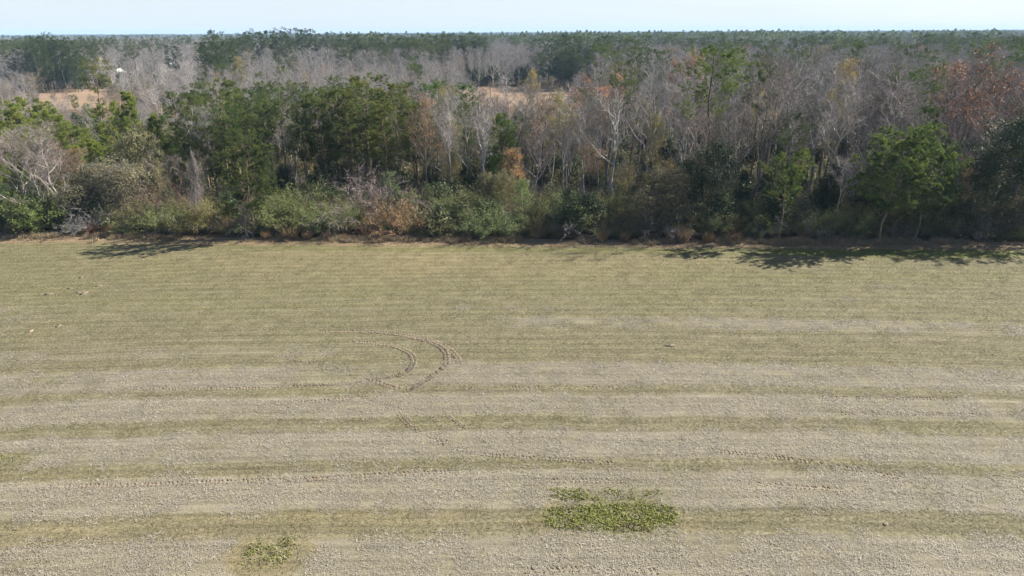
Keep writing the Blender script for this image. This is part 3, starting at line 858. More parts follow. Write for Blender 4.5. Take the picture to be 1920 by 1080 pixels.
def undergrowth():
    """knee to head high saplings, briars and seedlings under the trees"""
    pr = [feather_shrub(2.0, 2.6, 'vine', 16, 30, 0.2)[1][1], feather_shrub(2.0, 2.6, 'privet', 16, 30, 0.2)[1][1],
          twiggy_shrub(2.4, 3, 16)[1][1], broadleaf_tree(3.0, 1.2, 'broadleaf', 0.22, 2)[1][1]]
    n = 5200
    x = rng.uniform(-150, 150, n); off = rng.uniform(2, 130, n); y = edge_y(x) + off
    keep = np.abs(x) < y * 0.80 + 8
    x, y = x[keep], y[keep]; n = len(x)
    scatter('undergrowth', pr, np.stack([x, y, 0 * x], 1), np.stack([0 * x, 0 * x, rng.uniform(0, 6.28, n)], 1),
            np.repeat(rng.uniform(0.7, 2.0, (n, 1)), 3, 1), rng.choice(4, n, p=[0.3, 0.2, 0.35, 0.15]))
undergrowth()

def far_undergrowth():
    pr = [feather_shrub(3.0, 4.0, 'vine', 16, 30, 0.4)[1][1], twiggy_shrub(4.5, 5, 18)[1][1], broadleaf_tree(5.0, 1.2, 'broadleaf', 0.4, 2)[1][1]]
    n = 9000
    y = rng.uniform(376, 720, n); x = rng.uniform(-0.8, 0.8, n) * y
    px = 960 + F_PX * x / (y * math.cos(R(PITCH)))
    k = ~((px > 840) & (px < 1090) & (y < 403)) & ~((px > 40) & (px < 210) & (y < 399))
    k &= ~((np.abs(x / y + 0.50) < 0.10) & (y < 545) & (rng.uniform(size=n) < 0.8))
    x, y = x[k], y[k]; n = len(x)
    scatter('far_undergrowth', pr, np.stack([x, y, 0 * x], 1), np.stack([0 * x, 0 * x, rng.uniform(0, 6.28, n)], 1),
            np.repeat(rng.uniform(0.7, 2.0, (n, 1)), 3, 1), rng.choice(3, n, p=[0.25, 0.6, 0.15]))
far_undergrowth()

# ------------------------------------------------------------------ plants the photograph shows one by one
H_ = hero
# --- left third
H_('bare', 4, 28, 222, 3, 'pinkish grey leafless tree with many stems on the field edge, left of the vine mound', 'the pinkish leafless edge tree', 1.2, (1.12, 1.02, 1.0))
H_('bare', 3, 62, 262, 6, 'smaller pink-grey leafless tree between the leftmost edge tree and the green bush', None, 1.1, (1.05, 0.98, 0.97))
H_('leafy', 1, 105, 262, 10, 'russet brown half-leafless tree rising behind the bright green bush', 'the russet tree', 1.3, BROWN, RUST)
H_('feather', 0, 62, 350, 3.5, 'bright green round bush beside the left flank of the big vine mound', 'the bright green bush', 1.1, (0.8, 1.0, 0.6))
H_('mound', 0, 200, 300, 8, 'large dark vine-covered mound throwing a shadow onto the field', 'the big vine mound', 1.1)
H_('mound', 1, 245, 236, 17, 'olive vine-draped tree hump directly above and behind the big mound', 'the olive vine hump', 0.55, (1.0, 1.05, 0.85))
H_('mound', 1, 140, 330, 9, 'low olive shoulder of vines on the left side of the big mound', None, 0.7, (0.8, 0.85, 0.7))
H_('broad', 2, 290, 300, 10, 'grey olive vine-hung tree on the right shoulder of the big mound', None, 0.9, (1.05, 1.05, 0.95))
for px, tp, of, wd, s in ((12, 190, 34, 1.15, 'bright green young pine at the left end of the young pine row'), (48, 182, 40, 1.15, 'broad bright green young pine below the tan clearing, second from the left'),
                      (88, 204, 30, 1.1, 'yellowish young pine in front of the tan clearing'), (200, 192, 32, 1.0, 'round-topped young pine just right of the leaning lone pine'),
                      (243, 172, 36, 1.1, 'tallest young pine right of the pale tree by the clearing'), (285, 216, 24, 1.1, 'olive green young pine behind the vine hump'),
                      (128, 232, 26, 1.2, 'short wide young pine above the russet tree'), (175, 262, 18, 1.2, 'small lime green young pine above the big vine mound')):
    H_('young', 0 if px % 2 else 1, px, tp, of, s, None, wd, (1.05, 1.05, 0.9), group='young pines on the left')
H_('pine', 4, 164, 108, 72, 'lone leaning pine with long bare trunk in front of the tan clearing', 'the lone leaning pine', 1.15, (1.5, 1.35, 1.3), lean=0.06, rz=0.3)
H_('bare', 4, 222, 108, 0, 'white barked spreading leafless tree beside the far white house', 'the white leafless tree by the far house', 1.1, PALE, Y=240)
H_('bare', 3, 350, 112, 0, 'wide pale leafless tree on the right side of the tan clearing', 'the wide pale leafless tree', 1.6, PALE, Y=255)
H_('bare', 3, 300, 118, 0, 'pale leafless tree between the far white house and the wide pale tree', None, 1.3, PALE, Y=270)
H_('bare', 4, 290, 150, 0, 'low pale leafless tree in front of the pale grey far roof', None, 1.4, PALE, Y=215)
H_('bare', 4, 45, 128, 0, 'brownish grey round leafless tree left of the tan clearing', None, 1.5, BROWN, Y=265)
H_('bare', 3, 385, 196, 14, 'white stemmed leafless tree standing before the dark pines', 'the white stemmed tree', 1.0, PALE)
H_('snag', 0, 350, 282, 5, 'dead trunk hung with a grey-pink column of dry vines', 'the vine-hung dead trunk', 1.0, (1.0, 0.94, 0.94))
H_('twiggy', 0, 310, 330, 6, 'reddish brown leafless thicket right of the big vine mound', None, 1.0, (0.75, 0.55, 0.48))
H_('feather', 2, 300, 380, 2, 'green arching bush at the right foot of the big mound', None, 1.2, (0.95, 1.1, 0.8))
H_('feather', 1, 365, 375, 3, 'olive green bush left of the small front pine', None, 1.2, (1.1, 1.0, 0.8))
for px, tp, of, v, s in ((365, 182, 30, 3, 'dark green pine left of the white stemmed tree'), (402, 148, 36, 1, 'tall green pine behind the white stemmed tree'), (430, 168, 30, 3, 'broad green pine on the right of the dense left clump'),
                         (385, 235, 20, 3, 'short dark pine low in the dense left clump')):
    H_('pine', v, px, tp, of, s, None, 1.5, (1.25, 1.25, 0.95), group='pines of the dense left clump')
H_('fpine', 0, 447, 248, 0.8, 'small front pine with spreading yellow-green crown and grey trunk on the field edge', 'the small front pine', 1.0, (0.95, 0.92, 0.8))
H_('snag', 0, 452, 350, 1.0, 'grey tangle of dead twigs clinging to the small front pine', None, 1.3, (1.1, 1.0, 0.95))
H_('pine', 4, 497, 150, 55, 'slim pine with a small round top behind the small front pine', None, 1.0, (0.95, 1.05, 0.95))
H_('leafy', 2, 440, 106, 0, 'olive yellow broad tree left of the tall dark far pines', 'the olive yellow tree', 1.0, GREY, OLIVEY, Y=235)
# --- middle
for px, tp, of, v, s, wd in ((625, 165, 17, 3, 'left pine of the big dark middle pine trio', 1.15), (682, 140, 14, 3, 'tallest pine of the big dark middle pine trio', 1.2), (738, 155, 16, 3, 'right pine of the big dark middle pine trio', 1.1),
                         (655, 200, 10, 1, 'lower pine in front of the middle pine trio', 1.1), (720, 215, 11, 1, 'yellow-green pine at the right foot of the middle pine trio', 1.0)):
    H_('pine', v, px, tp, of, s, 'the dark middle pines' if px == 682 else None, wd * 1.4, (1.2, 1.15, 0.9), group='pines of the middle clump')
for px, tp, of, v, q in ((338, 172, 24, 3, 'pine at the left rim of the dense left clump'), (470, 205, 15, 3, 'full pine just right of the small front pine'), (522, 182, 26, 1, 'tall dark pine left of the narrow dark pine'),
                         (592, 172, 22, 3, 'dark pine touching the left of the middle trio'), (600, 212, 11, 3, 'short full pine at the left foot of the trio'), (772, 192, 19, 3, 'dark pine between the trio and the tan-orange tree')):
    H_('pine', v, px, tp, of, q, None, 1.45, (0.95, 1.0, 0.85), group='pines left of centre')
H_('pine', 1, 560, 188, 20, 'narrow dark pine left of the middle pine clump', None, 0.9, (0.9, 0.95, 0.9))
H_('leafy', 0, 790, 176, 10, 'leaning tree with tan-orange leaves right of the middle pines', 'the tan-orange tree', 0.95, BROWN, TAN, lean=-0.05, rz=0.2)
H_('pine', 3, 812, 155, 42, 'green pine behind the tan-orange tree', None, 1.5, (0.85, 1.15, 0.85))
H_('pine', 3, 872, 157, 42, 'green pine behind the twisted white tree', None, 1.5, (0.85, 1.15, 0.85))
H_('bare', 3, 842, 168, 9, 'twisted white leafless tree with forked stem', 'the twisted white tree', 0.75, PALE)
H_('bare', 0, 905, 205, 12, 'thin pale leafless tree right of the twisted white tree', None, 0.8, PALE)
H_('young', 1, 938, 212, 24, 'deep green young pine right of the thin pale tree', None, 0.9, (0.8, 1.0, 0.8))
H_('leafy', 2, 972, 278, 7, 'small tree with bright orange leaves above the green bushes', 'the bright orange tree', 1.35, BROWN, (0.6, 0.41, 0.22))
H_('leafy', 0, 1012, 186, 17, 'brown leafless tree with dark trunk and a few russet leaves', 'the brown tree with dark trunk', 0.95, BROWN, TAN, trunk=(0.35, 0.3, 0.27))
H_('leafy', 2, 1000, 128, 0, 'yellow-green leafed tree in front of the brown far field', 'the yellow-green tree', 0.8, GREY, YELLOW, Y=215)
H_('leafy', 1, 1105, 140, 34, 'tall tree with orange-red leaves at its top', 'the orange-topped tree', 1.0, GREY, (0.72, 0.40, 0.26))
H_('bare', 4, 1095, 168, 17, 'large pale leafless tree with white limbs below the orange-topped tree', 'the large pale leafless tree', 1.0, (1.12, 1.1, 1.08), trunk=(0.75, 0.73, 0.7))
H_('pine', 2, 1175, 110, 80, 'yellowish green pine rising above the leafless trees, mid picture', 'the yellowish mid pine', 1.0, (1.5, 1.25, 1.0))
H_('leafy', 2, 1225, 214, 12, 'olive yellow leafy tree above the dark dome of vines', 'the olive leafy tree', 0.8, GREY, OLIVEY)
H_('leafy', 1, 1105, 262, 8, 'small tree with dull red-brown leaves below the large pale tree', None, 0.9, BROWN, RUST)
H_('mound', 1, 1236, 312, 6, 'big dark dome of vines in the middle of the edge thicket', 'the dark dome of vines', 0.95, (0.72, 0.70, 0.62))
H_('mound', 0, 928, 318, 7, 'narrow olive vine hump left of the bright orange tree', None, 0.5, (0.95, 0.95, 0.75))
H_('twiggy', 0, 682, 312, 7, 'pinkish grey leafless thicket below the middle pines', 'the pinkish thicket', 1.2, (1.15, 0.98, 0.98))
H_('broad', 1, 735, 322, 8, 'glossy broad-leaved evergreen right of the pinkish thicket', None, 0.9, (1.3, 1.4, 1.2))
H_('broad', 0, 985, 332, 5, 'pale green broad-leaved shrub tree below the bright orange tree', None, 0.9, (2.6, 2.6, 2.0))
for i, (px, tp, of, k, wd, c, s) in enumerate((
        (500, 362, 3, 'feather', 1.0, (0.95, 1.1, 0.8), 'green bush right of the small front pine'), (545, 372, 3, 'feather', 1.0, (1.05, 1.1, 0.9), 'soft green bush behind the tallest dry grass clump'),
        (592, 380, 2, 'feather', 1.0, (1.0, 1.2, 0.95), 'pale green feathery bush in the row left of centre'), (635, 378, 2.5, 'feather', 1.0, (1.0, 1.1, 0.9), 'wide feathery bush at the right end of the pale green row'),
        (690, 400, 1.5, 'olive', 0.9, (1.2, 0.85, 0.7), 'brown tinged low bush below the pinkish thicket'), (755, 374, 2.5, 'olive', 1.3, (1.25, 0.95, 0.85), 'tan-pink wide bush right of the brown tinged bush'),
        (825, 398, 1.5, 'olive', 0.9, (0.95, 1.0, 0.8), 'dull olive low bush below the leaning trunk'), (922, 378, 1.6, 'feather', 1.15, (0.95, 1.15, 0.95), 'largest green feathery bush in the middle of the edge'),
        (1012, 402, 1.2, 'olive', 0.9, (1.35, 1.2, 0.95), 'straw olive bush right of the largest green feathery bush'), (1062, 355, 5, 'feather', 1.3, (0.85, 0.95, 0.75), 'tall green privet thicket left of the dark dome'),
        (1110, 385, 3, 'olive', 1.1, (0.85, 0.9, 0.75), 'dark olive bush at the left foot of the dark dome'), (1290, 372, 4, 'olive', 1.2, (0.8, 0.9, 0.8), 'grey-green bush at the right foot of the dark dome'),
        (1345, 392, 2.5, 'feather', 1.1, (0.7, 0.8, 0.7), 'dark green bush under the holly'), (1430, 398, 2, 'feather', 1.1, (0.8, 0.85, 0.7), 'dark green bush left of the right small pine trunk'),
        (1545, 388, 2.5, 'feather', 1.0, (1.0, 1.1, 1.0), 'grey-green bush right of the right small pine trunk'), (1605, 385, 3, 'feather', 1.1, (0.95, 1.05, 0.9), 'soft green bush left of the big front pine trunk'),
        (1650, 372, 5, 'olive', 1.2, (0.85, 0.9, 0.75), 'olive bush behind the big front pine trunk'), (1735, 380, 4, 'feather', 1.2, (0.9, 0.95, 0.8), 'green bush right of the big front pine trunk'),
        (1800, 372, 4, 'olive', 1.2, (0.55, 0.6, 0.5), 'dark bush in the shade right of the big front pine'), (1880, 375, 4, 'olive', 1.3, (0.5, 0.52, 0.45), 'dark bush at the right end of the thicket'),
        (870, 350, 6, 'olive', 1.1, (0.75, 0.85, 0.65), 'dark olive bush below the twisted white tree'), (800, 345, 7, 'broad', 0.9, (1.0, 1.0, 0.9), 'dark evergreen bush below the tan-orange tree'),
        (420, 395, 2, 'olive', 0.9, (1.1, 1.0, 0.7), 'yellow olive bush just left of the small front pine trunk'), (570, 335, 7, 'feather', 1.1, (0.7, 0.8, 0.6), 'dark green bush below the narrow dark pine'),
        (1180, 405, 1.5, 'olive', 0.8, (1.0, 0.9, 0.7), 'low brown olive bush in front of the dark dome'), (30, 400, 2, 'olive', 1.1, (0.9, 0.8, 0.7), 'brown olive bush under the pinkish edge tree'))):
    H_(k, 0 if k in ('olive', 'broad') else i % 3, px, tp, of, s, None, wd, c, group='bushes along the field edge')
for px, tp, Y, w, c, s in ((14, 152, 250, 1.5, BROWN, 'low brown leafless tree at the left end of the tan clearing'), (204, 158, 238, 1.5, GREY, 'low grey tree beside the white leafless tree'),
                           (258, 150, 245, 1.6, BROWN, 'low brown leafless tree below the far farmhouse'), (322, 150, 240, 1.6, (1.2, 1.2, 1.2), 'low pale tree hiding the right of the tan clearing'), (285, 172, 225, 1.5, BROWN, 'lowest brown tree along the tan clearing')):
    H_('bare', 3, px, tp, 0, s, None, w, c, Y=Y)
for i, (px, tp, Y) in enumerate(((888, 146, 232), (925, 152, 222), (955, 140, 240), (985, 158, 210), (1030, 144, 228), (1062, 150, 215))):
    H_('bare', (6, 7, 0, 8, 6, 10)[i], px, tp, 0, '%s thin bare tree from the left before the brown far field' % ('first', 'second', 'third', 'fourth', 'fifth', 'sixth')[i], None, 1.5, (GREY, BROWN, PALE)[i % 3], Y=Y, group='bare trees before the brown far field')
H_('bare', 6, 6, 236, 4, 'thin pinkish grey tree cut by the left end of the edge', None, 1.4, (1.1, 1.02, 1.0))
H_('bare', 7, 52, 226, 5, 'narrow pinkish grey tree with many upright twigs by the russet tree', None, 1.5, (1.1, 1.02, 1.0))
# --- right third
H_('pine', 2, 1346, 82, 14, 'tallest right-hand pine with bare trunk and open crown against far trees', 'the tallest open pine', 1.15, (1.2, 1.3, 1.0), trunk=(0.45, 0.42, 0.4))
H_('bare', 4, 1440, 84, 10, 'large leafless tree with thick dark leaning trunk', 'the large dark-trunked tree', 1.2, (0.85, 0.78, 0.76), lean=0.03, rz=0.0, trunk=(0.3, 0.27, 0.25))
H_('broad', 0, 1365, 262, 5, 'dark glossy holly filling the edge between dome and right small pine', 'the dark holly', 1.1, (0.75, 0.85, 0.85))
H_('broad', 1, 1310, 290, 7, 'dark evergreen between the dome of vines and the holly', None, 1.1, (0.7, 0.8, 0.75))
H_('bare', 3, 1592, 120, 9, 'leafless tree with drooping white limbs between the two right edge pines', 'the drooping white tree', 1.1, (1.35, 1.32, 1.35))
H_('leafy', 2, 1605, 112, 26, 'tree with yellow-green leaves at the top above the drooping white tree', 'the yellow-topped tree', 0.8, GREY, YELLOW)
H_('bare', 4, 1590, 275, 5, 'small white leafless tree in front of the drooping white tree', None, 1.2, (1.5, 1.45, 1.5))
H_('fpine', 1, 1482, 280, 0.8, 'thin crowned small pine on the right part of the field edge', 'the right small pine', 1.05, (1.35, 1.4, 1.0), trunk=(1.2, 1.15, 1.1))
H_('fpine', 0, 1690, 228, 1.0, 'big front pine with wide dark crown leaning right over the edge', 'the big front pine', 1.15, (1.15, 1.25, 0.95), lean=0.08, rz=0.0)
H_('fpine', 0, 1752, 258, 2.2, 'lower companion at the right of the big front pine', None, 1.05, (1.1, 1.2, 0.9), rz=2.0)
H_('broad', 0, 1655, 318, 4.5, 'added dark evergreen tucked behind the big front pine trunk', None, 1.2, (0.75, 0.82, 0.7))  # hidden tree added to make the shadow on the field denser
H_('broad', 0, 1735, 300, 5.5, 'added dark evergreen under the full pine', None, 1.2, (0.75, 0.82, 0.7))  # second tree added there to close gaps in the cast shadow
H_('pine', 3, 1705, 136, 20, 'full green pine behind the big front pine', 'the full pine behind', 1.25, (0.9, 1.1, 0.9))
H_('pine', 3, 1745, 200, 14, 'shorter full pine at the right of the full green pine', None, 1.2, (0.9, 1.1, 0.85))
H_('leafy', 1, 1850, 84, 11, 'large tree with red-brown leaves and dark leaning trunk', 'the large red-brown tree', 1.15, DARK, RED, trunk=(0.3, 0.26, 0.24))
H_('leafy', 1, 1905, 120, 18, 'red-brown tree at the right edge behind the dark evergreens', None, 1.0, DARK, RED)
H_('broad', 0, 1905, 215, 5, 'tall dark evergreen at the right end of the edge', 'the right end evergreen', 1.0, (0.65, 0.75, 0.7))
H_('broad', 1, 1850, 280, 4, 'dark evergreen left of the right end evergreen', None, 1.1, (0.65, 0.72, 0.66))
H_('broad', 1, 1560, 300, 8, 'dark evergreen behind the right small pine', None, 1.1, (0.6, 0.7, 0.62))
H_('leafy', 1, 1820, 330, 5, 'small tree with yellow-tan leaves right of the big front pine', None, 0.7, GREY, (0.7, 0.5, 0.2))
H_('leafy', 0, 1290, 92, 48, 'tree with rusty leaves left of the tallest open pine', None, 0.9, GREY, (0.55, 0.36, 0.25))
for px, tp, of, q in ((1985, 190, 4, 'first'), (2050, 150, 7, 'second'), (2110, 170, 3, 'third')):
    H_('pine', 3, px, tp, of, '%s edge pine counting rightward past the right end evergreen' % q, None, 1.4, (0.9, 1.0, 0.85), group='pines past the right end')
# rust weeds and dry clumps along the edge
for px, tp, of, s in ((30, 420, 0.8, 'rust brown weed clump below the pinkish edge tree'), (62, 422, 1.0, 'rust brown weed clump left of the big mound'), (165, 416, 0.8, 'larger rust brown weed clump before the big mound'), (205, 418, 0.8, 'rust brown weed clump right before the big mound')):
    H_('olive', 1, px, tp, of, s, None, 0.9, (1.15, 0.5, 0.35), group='rust brown weeds by the mound')
for px, tp, s in ((543, 418, 'tallest dry grass clump, leaning, in the left half of the edge'), (497, 430, 'round dry grass clump right of the small front pine'), (575, 428, 'dry grass clump right of the tallest one'), (612, 430, 'tan grass clump before the pale green bushes'),
                  (645, 436, 'short tan grass clump near the brown tinged bush'), (1282, 420, 'golden dry grass clump right of the dark dome'), (1262, 428, 'small dry grass clump left of the golden clump'), (1130, 425, 'rusty dry grass clump in front of the dark dome'),
                  (1172, 432, 'low rusty grass clump right of the rusty clump'), (1330, 432, 'dry grass clump under the dark holly'), (1380, 430, 'tan grass clump left of the right small pine'), (1690, 442, 'dry grass clump at the foot of the big front pine')):
    H_('sedge', 0, px, tp, 0.3, s, None, 1.3, (1.0, 0.85, 0.75), group='dry grass clumps on the field edge')

# far single pines that break the skyline, and mid-distance ones
FAR = [(22, 92, 395), (44, 84, 402), (66, 61, 405), (88, 62, 400), (105, 74, 398), (124, 74, 405), (150, 80, 392), (140, 104, 380), (72, 100, 385),
       (320, 85, 420), (384, 72, 330), (400, 57, 338), (420, 78, 326), (410, 100, 318), (440, 66, 420), (455, 60, 445), (478, 54, 450), (500, 57, 440), (522, 53, 452), (548, 52, 446), (570, 54, 455), (592, 58, 460), (618, 60, 462),
       (640, 60, 455), (662, 64, 470), (690, 66, 470), (715, 64, 440), (742, 66, 470), (760, 70, 455), (790, 64, 480), (812, 62, 480), (838, 64, 470), (860, 70, 470), (880, 60, 475), (902, 66, 480),
       (1010, 72, 420), (1032, 68, 400), (1052, 64, 390), (1070, 66, 385), (1090, 68, 392), (1112, 70, 386), (1135, 66, 400), (1155, 70, 395), (1180, 74, 405), (1060, 95, 372), (1085, 100, 368),
       (1215, 66, 520), (1240, 68, 500), (1262, 64, 480), (1288, 66, 470), (1310, 70, 465), (1330, 64, 470), (1358, 62, 460), (1385, 68, 455), (1405, 74, 450), (1428, 72, 470), (1452, 74, 480),
       (1500, 70, 470), (1520, 66, 465), (1542, 60, 450), (1560, 66, 455), (1590, 72, 480), (1612, 72, 470), (1655, 62, 420), (1740, 64, 440), (1755, 72, 430), (1778, 62, 450), (1800, 66, 440), (1826, 60, 460), (1850, 68, 440), (1874, 60, 445), (1900, 64, 450), (1915, 70, 420),
       (785, 118, 330), (1195, 96, 330), (1660, 128, 210), (1490, 150, 180), (60, 138, 300), (560, 128, 330)]
def far_phrase(px):
    return ('the far pine cluster left of the tan clearing' if px < 170 else 'the dark far pines left of the skyline row' if px < 432 else 'the skyline pine row above the left woods' if px < 640 else
            'the far pine row above the middle woods' if px < 960 else 'the dark far pine block above the brown field' if px < 1200 else 'the far pine row beside the tallest open pine' if px < 1470 else
            'the far pine row above the leafless right woods' if px < 1700 else 'the far pines above the red-brown tree')
FAR.sort()
cnt = {}
ORD = ['first', 'second', 'third', 'fourth', 'fifth', 'sixth', 'seventh', 'eighth', 'ninth', 'tenth', 'eleventh', 'twelfth', 'thirteenth', 'fourteenth', 'fifteenth', 'sixteenth', 'seventeenth', 'eighteenth', 'nineteenth', 'twentieth', 'twenty-first', 'twenty-second', 'twenty-third', 'twenty-fourth'] + ['%s-%s' % (a, b) for a in ('twenty', 'thirty') for b in ('fifth', 'sixth', 'seventh', 'eighth', 'ninth')][:5] + ['thirtieth', 'thirty-first', 'thirty-second', 'thirty-third', 'thirty-fourth', 'thirty-fifth']
for i, (px, tp, Y) in enumerate(FAR):
    ph = far_phrase(px); k = cnt.get(ph, 0); cnt[ph] = k + 1
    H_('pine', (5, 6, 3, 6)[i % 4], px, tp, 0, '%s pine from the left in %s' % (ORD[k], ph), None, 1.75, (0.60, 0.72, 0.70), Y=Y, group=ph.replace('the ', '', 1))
BLOCKS = [(8, 172, 74, 140, 372, 410), (378, 442, 70, 130, 312, 340), (1010, 1200, 72, 120, 366, 400), (1235, 1465, 72, 100, 455, 490), (1730, 1930, 72, 110, 420, 450), (640, 910, 72, 92, 470, 490)]
rb = random.Random(5)
low = {}
for b0, b1, t0, t1, y0, y1 in BLOCKS:
    for _ in range(int((b1 - b0) / (9 if b1 < 1210 else 13))):
        FAR_EXTRA = (rb.uniform(b0, b1), rb.uniform(t0, t1), rb.uniform(y0, y1))
        x, z = at_depth(FAR_EXTRA[0], FAR_EXTRA[1], FAR_EXTRA[2])
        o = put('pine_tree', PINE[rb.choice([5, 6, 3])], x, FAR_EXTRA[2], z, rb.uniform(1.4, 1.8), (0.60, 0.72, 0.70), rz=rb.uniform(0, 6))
        ph = far_phrase(FAR_EXTRA[0])
        low.setdefault(ph, []).append((FAR_EXTRA[0], o))
        HEROES.append((x, FAR_EXTRA[2], None, 'pine', z))
for ph, L in low.items():
    for i, (p, o) in enumerate(sorted(L, key=lambda q: q[0])):
        tag(o, '%s lower pine from the left in %s' % (ORD[i], ph), 'pine', 'lower pines of ' + ph)
def before_block(x, y):
    px = px_of(x, y)
    return any(b0 - 6 < px < b1 + 6 and y < y0 + 6 for b0, b1, t0, t1, y0, y1 in BLOCKS[:3] + BLOCKS[4:5])

# ------------------------------------------------------------------ the woods: every other tree, placed by the kind of wood that stands there
def px_of(x, y):
    return 960 + F_PX * x / (y * math.cos(R(PITCH)))      # close enough for choosing what grows where

occupied = [(h[0], h[1]) for h in HEROES]
grid = {}
def free(x, y, r):
    gx, gy = int(x // 6), int(y // 6)
    for i in range(gx - 1, gx + 2):
        for j in range(gy - 1, gy + 2):
            for (a, b) in grid.get((i, j), ()):
                if (a - x) ** 2 + (b - y) ** 2 < r * r:
                    return False
    return True
def take(x, y):
    grid.setdefault((int(x // 6), int(y // 6)), []).append((x, y))
for h in HEROES:
    if h[3] in ('bare', 'leafy', 'pine', 'fpine', 'young'):
        take(h[0], h[1])

FILL = []            # (dist, kind, v, x, y, h, w, col, leafcol)
def wood(x0, x1, y0, y1, n, rmin, choose, shape=None):
    for _ in range(n):
        y = random.uniform(y0, y1); x = random.uniform(x0, x1)
        if abs(x) > y * 0.80 + (26 if 0 < x and y < 140 else 12): continue
        if y < edge_y(x) + 4: continue
        if shape and not shape(x, y): continue
        if not free(x, y, rmin): continue
        c = choose(x, y)
        if c is None: continue
        take(x, y)
        kind, v, h, w, col, lc = c
        FILL.append((math.hypot(x, y), kind, v, x, y, h, w, col, lc))

def jit(c, a=0.2):
    k = random.uniform(1 - a, 1 + a)
    return tuple(k * q * random.uniform(0.96, 1.04) for q in c)

def choose_bare(h, pal=0.2):
    u = random.random()
    col = (1.12, 1.12, 1.12) if u < pal else BROWN if u < pal + 0.2 else MAUVE if u < pal + 0.55 else GREY
    return ('bare', random.choice([0, 1, 2, 3, 5, 6, 8, 9, 10, 10, 8]), h, random.uniform(0.85, 1.35) * (1.15 if h > 17 else 1.0), jit(col, 0.24), None)
def choose_leafy(h):
    lc = random.choice([TAN, TAN, RUST, RED, OLIVEY, OLIVEY, YELLOW, (0.55, 0.36, 0.24)])
    return ('leafy', random.choice([0, 1, 0]), h, random.uniform(0.8, 1.1), jit(GREY), jit(lc))
def choose_pine(h, w=1.1, c=(0.95, 1.05, 0.9)):
    return ('pine', random.choice([0, 1, 2, 3, 4]), h, random.uniform(0.85, 1.15) * w, jit(c, 0.2), None)

def near_mix(x, y):
    px = px_of(x, y); off = y - edge_y(x); u = random.random()
    if off < (14 if px < 330 else 18 if px < 1280 else 10): return None
    if px < 330:                                        # young pines and scrub on the left; low
        h = random.uniform(7, 11) if off < 45 else random.uniform(8, 13)
        if u < 0.42: return ('young', random.choice([0, 1]), h, random.uniform(0.95, 1.25), jit((1.0, 1.05, 0.85), 0.2), None)
        if u < 0.62: return ('bare', random.choice([3, 4]), h, 1.2, jit(BROWN if u < 0.5 else (1.1, 0.95, 0.95)), None)
        if u < 0.75: return ('leafy', 1, h, 1.1, jit(BROWN), jit(RUST))
        return ('broad', random.choice([0, 2]), h * 0.75, 1.2, jit((1.2, 1.15, 0.9)), None)
    if 846 < px < 1084 and off > 40:
        h = random.uniform(8.5, 13)
        return ('bare', random.choice([3, 4, 6]), h, 1.25, jit(random.choice([GREY, BROWN, (1.1, 1.1, 1.1)])), None) if u < 0.7 else ('broad', 2, h * 0.7, 1.0, jit((1.0, 0.95, 0.75)), None)
    if px < 780:
        h = random.uniform(13, 18) if off > 20 else random.uniform(11, 16)
        if u < 0.46: return choose_pine(h * 1.02, 1.35)
        if u < 0.72: return choose_bare(h, 0.14)
        if u < 0.78: return ('broad', 2, h * random.uniform(0.55, 0.8), 0.8, jit((1.1, 1.05, 0.85)), None)
        if u < 0.88: return choose_leafy(h * 0.9)
        return ('broad', random.choice([0, 1]), h * 0.55, 1.0, jit((0.95, 1.0, 0.9)), None)
    if px < 1280:
        h = random.uniform(13, 20.5)
        if u < 0.15: return choose_pine(h * random.uniform(0.75, 1))
        if u < 0.74: return choose_bare(h, 0.15)
        if u < 0.86: return ('broad', 2, h * random.uniform(0.45, 0.75), 0.8, jit((1.0, 0.95, 0.75)), None)
        if u < 0.94: return choose_leafy(h * 0.95)
        return ('broad', random.choice([0, 1, 2]), h * 0.5, 1.0, jit((0.9, 0.95, 0.85)), None)
    h = random.uniform(16, 24)
    if u < 0.08: return choose_pine(h)
    if u < 0.82: return choose_bare(h, 0.12)
    if u < 0.88: return ('broad', 2, h * random.uniform(0.4, 0.65), 0.8, jit((0.8, 0.78, 0.62)), None)
    if u < 0.92: return choose_leafy(h * 0.95)
    return ('broad', random.choice([0, 1]), h * 0.5, 1.0, jit((0.7, 0.8, 0.72)), None)

def clear_of_fields(x, y):
    px = px_of(x, y)
    return not any(p0 - 4 < px < p1 + 4 and y0 - 5 < y < y1 + 3 for p0, p1, y0, y1 in CLEAR)
def strip(x, y):
    px = px_of(x, y); off = y - edge_y(x)
    lim = 60 if px < 330 else 85 if px < 780 else 100 if px < 1120 else 400
    return off < lim and clear_of_fields(x, y)
wood(-130, 18, 94, 130, 9000, 3.2, near_mix, strip)
wood(18, 150, 94, 135, 9000, 4.4, near_mix, strip)
wood(-165, 18, 130, 200, 9000, 4.4, near_mix, strip)
wood(18, 165, 135, 200, 9000, 5.6, near_mix, strip)
def right_mix(x, y):
    u = random.random(); h = random.uniform(17, 23)
    if u < 0.13: return choose_pine(random.uniform(20, 25), 1.15, (0.85, 0.95, 0.85))
    if u < 0.95: return choose_bare(h, 0.15)
    return choose_leafy(h * 0.95)
wood(30, 330, 200, 420, 7000, 6.5, right_mix, lambda x, y: px_of(x, y) > 1120 and clear_of_fields(x, y))
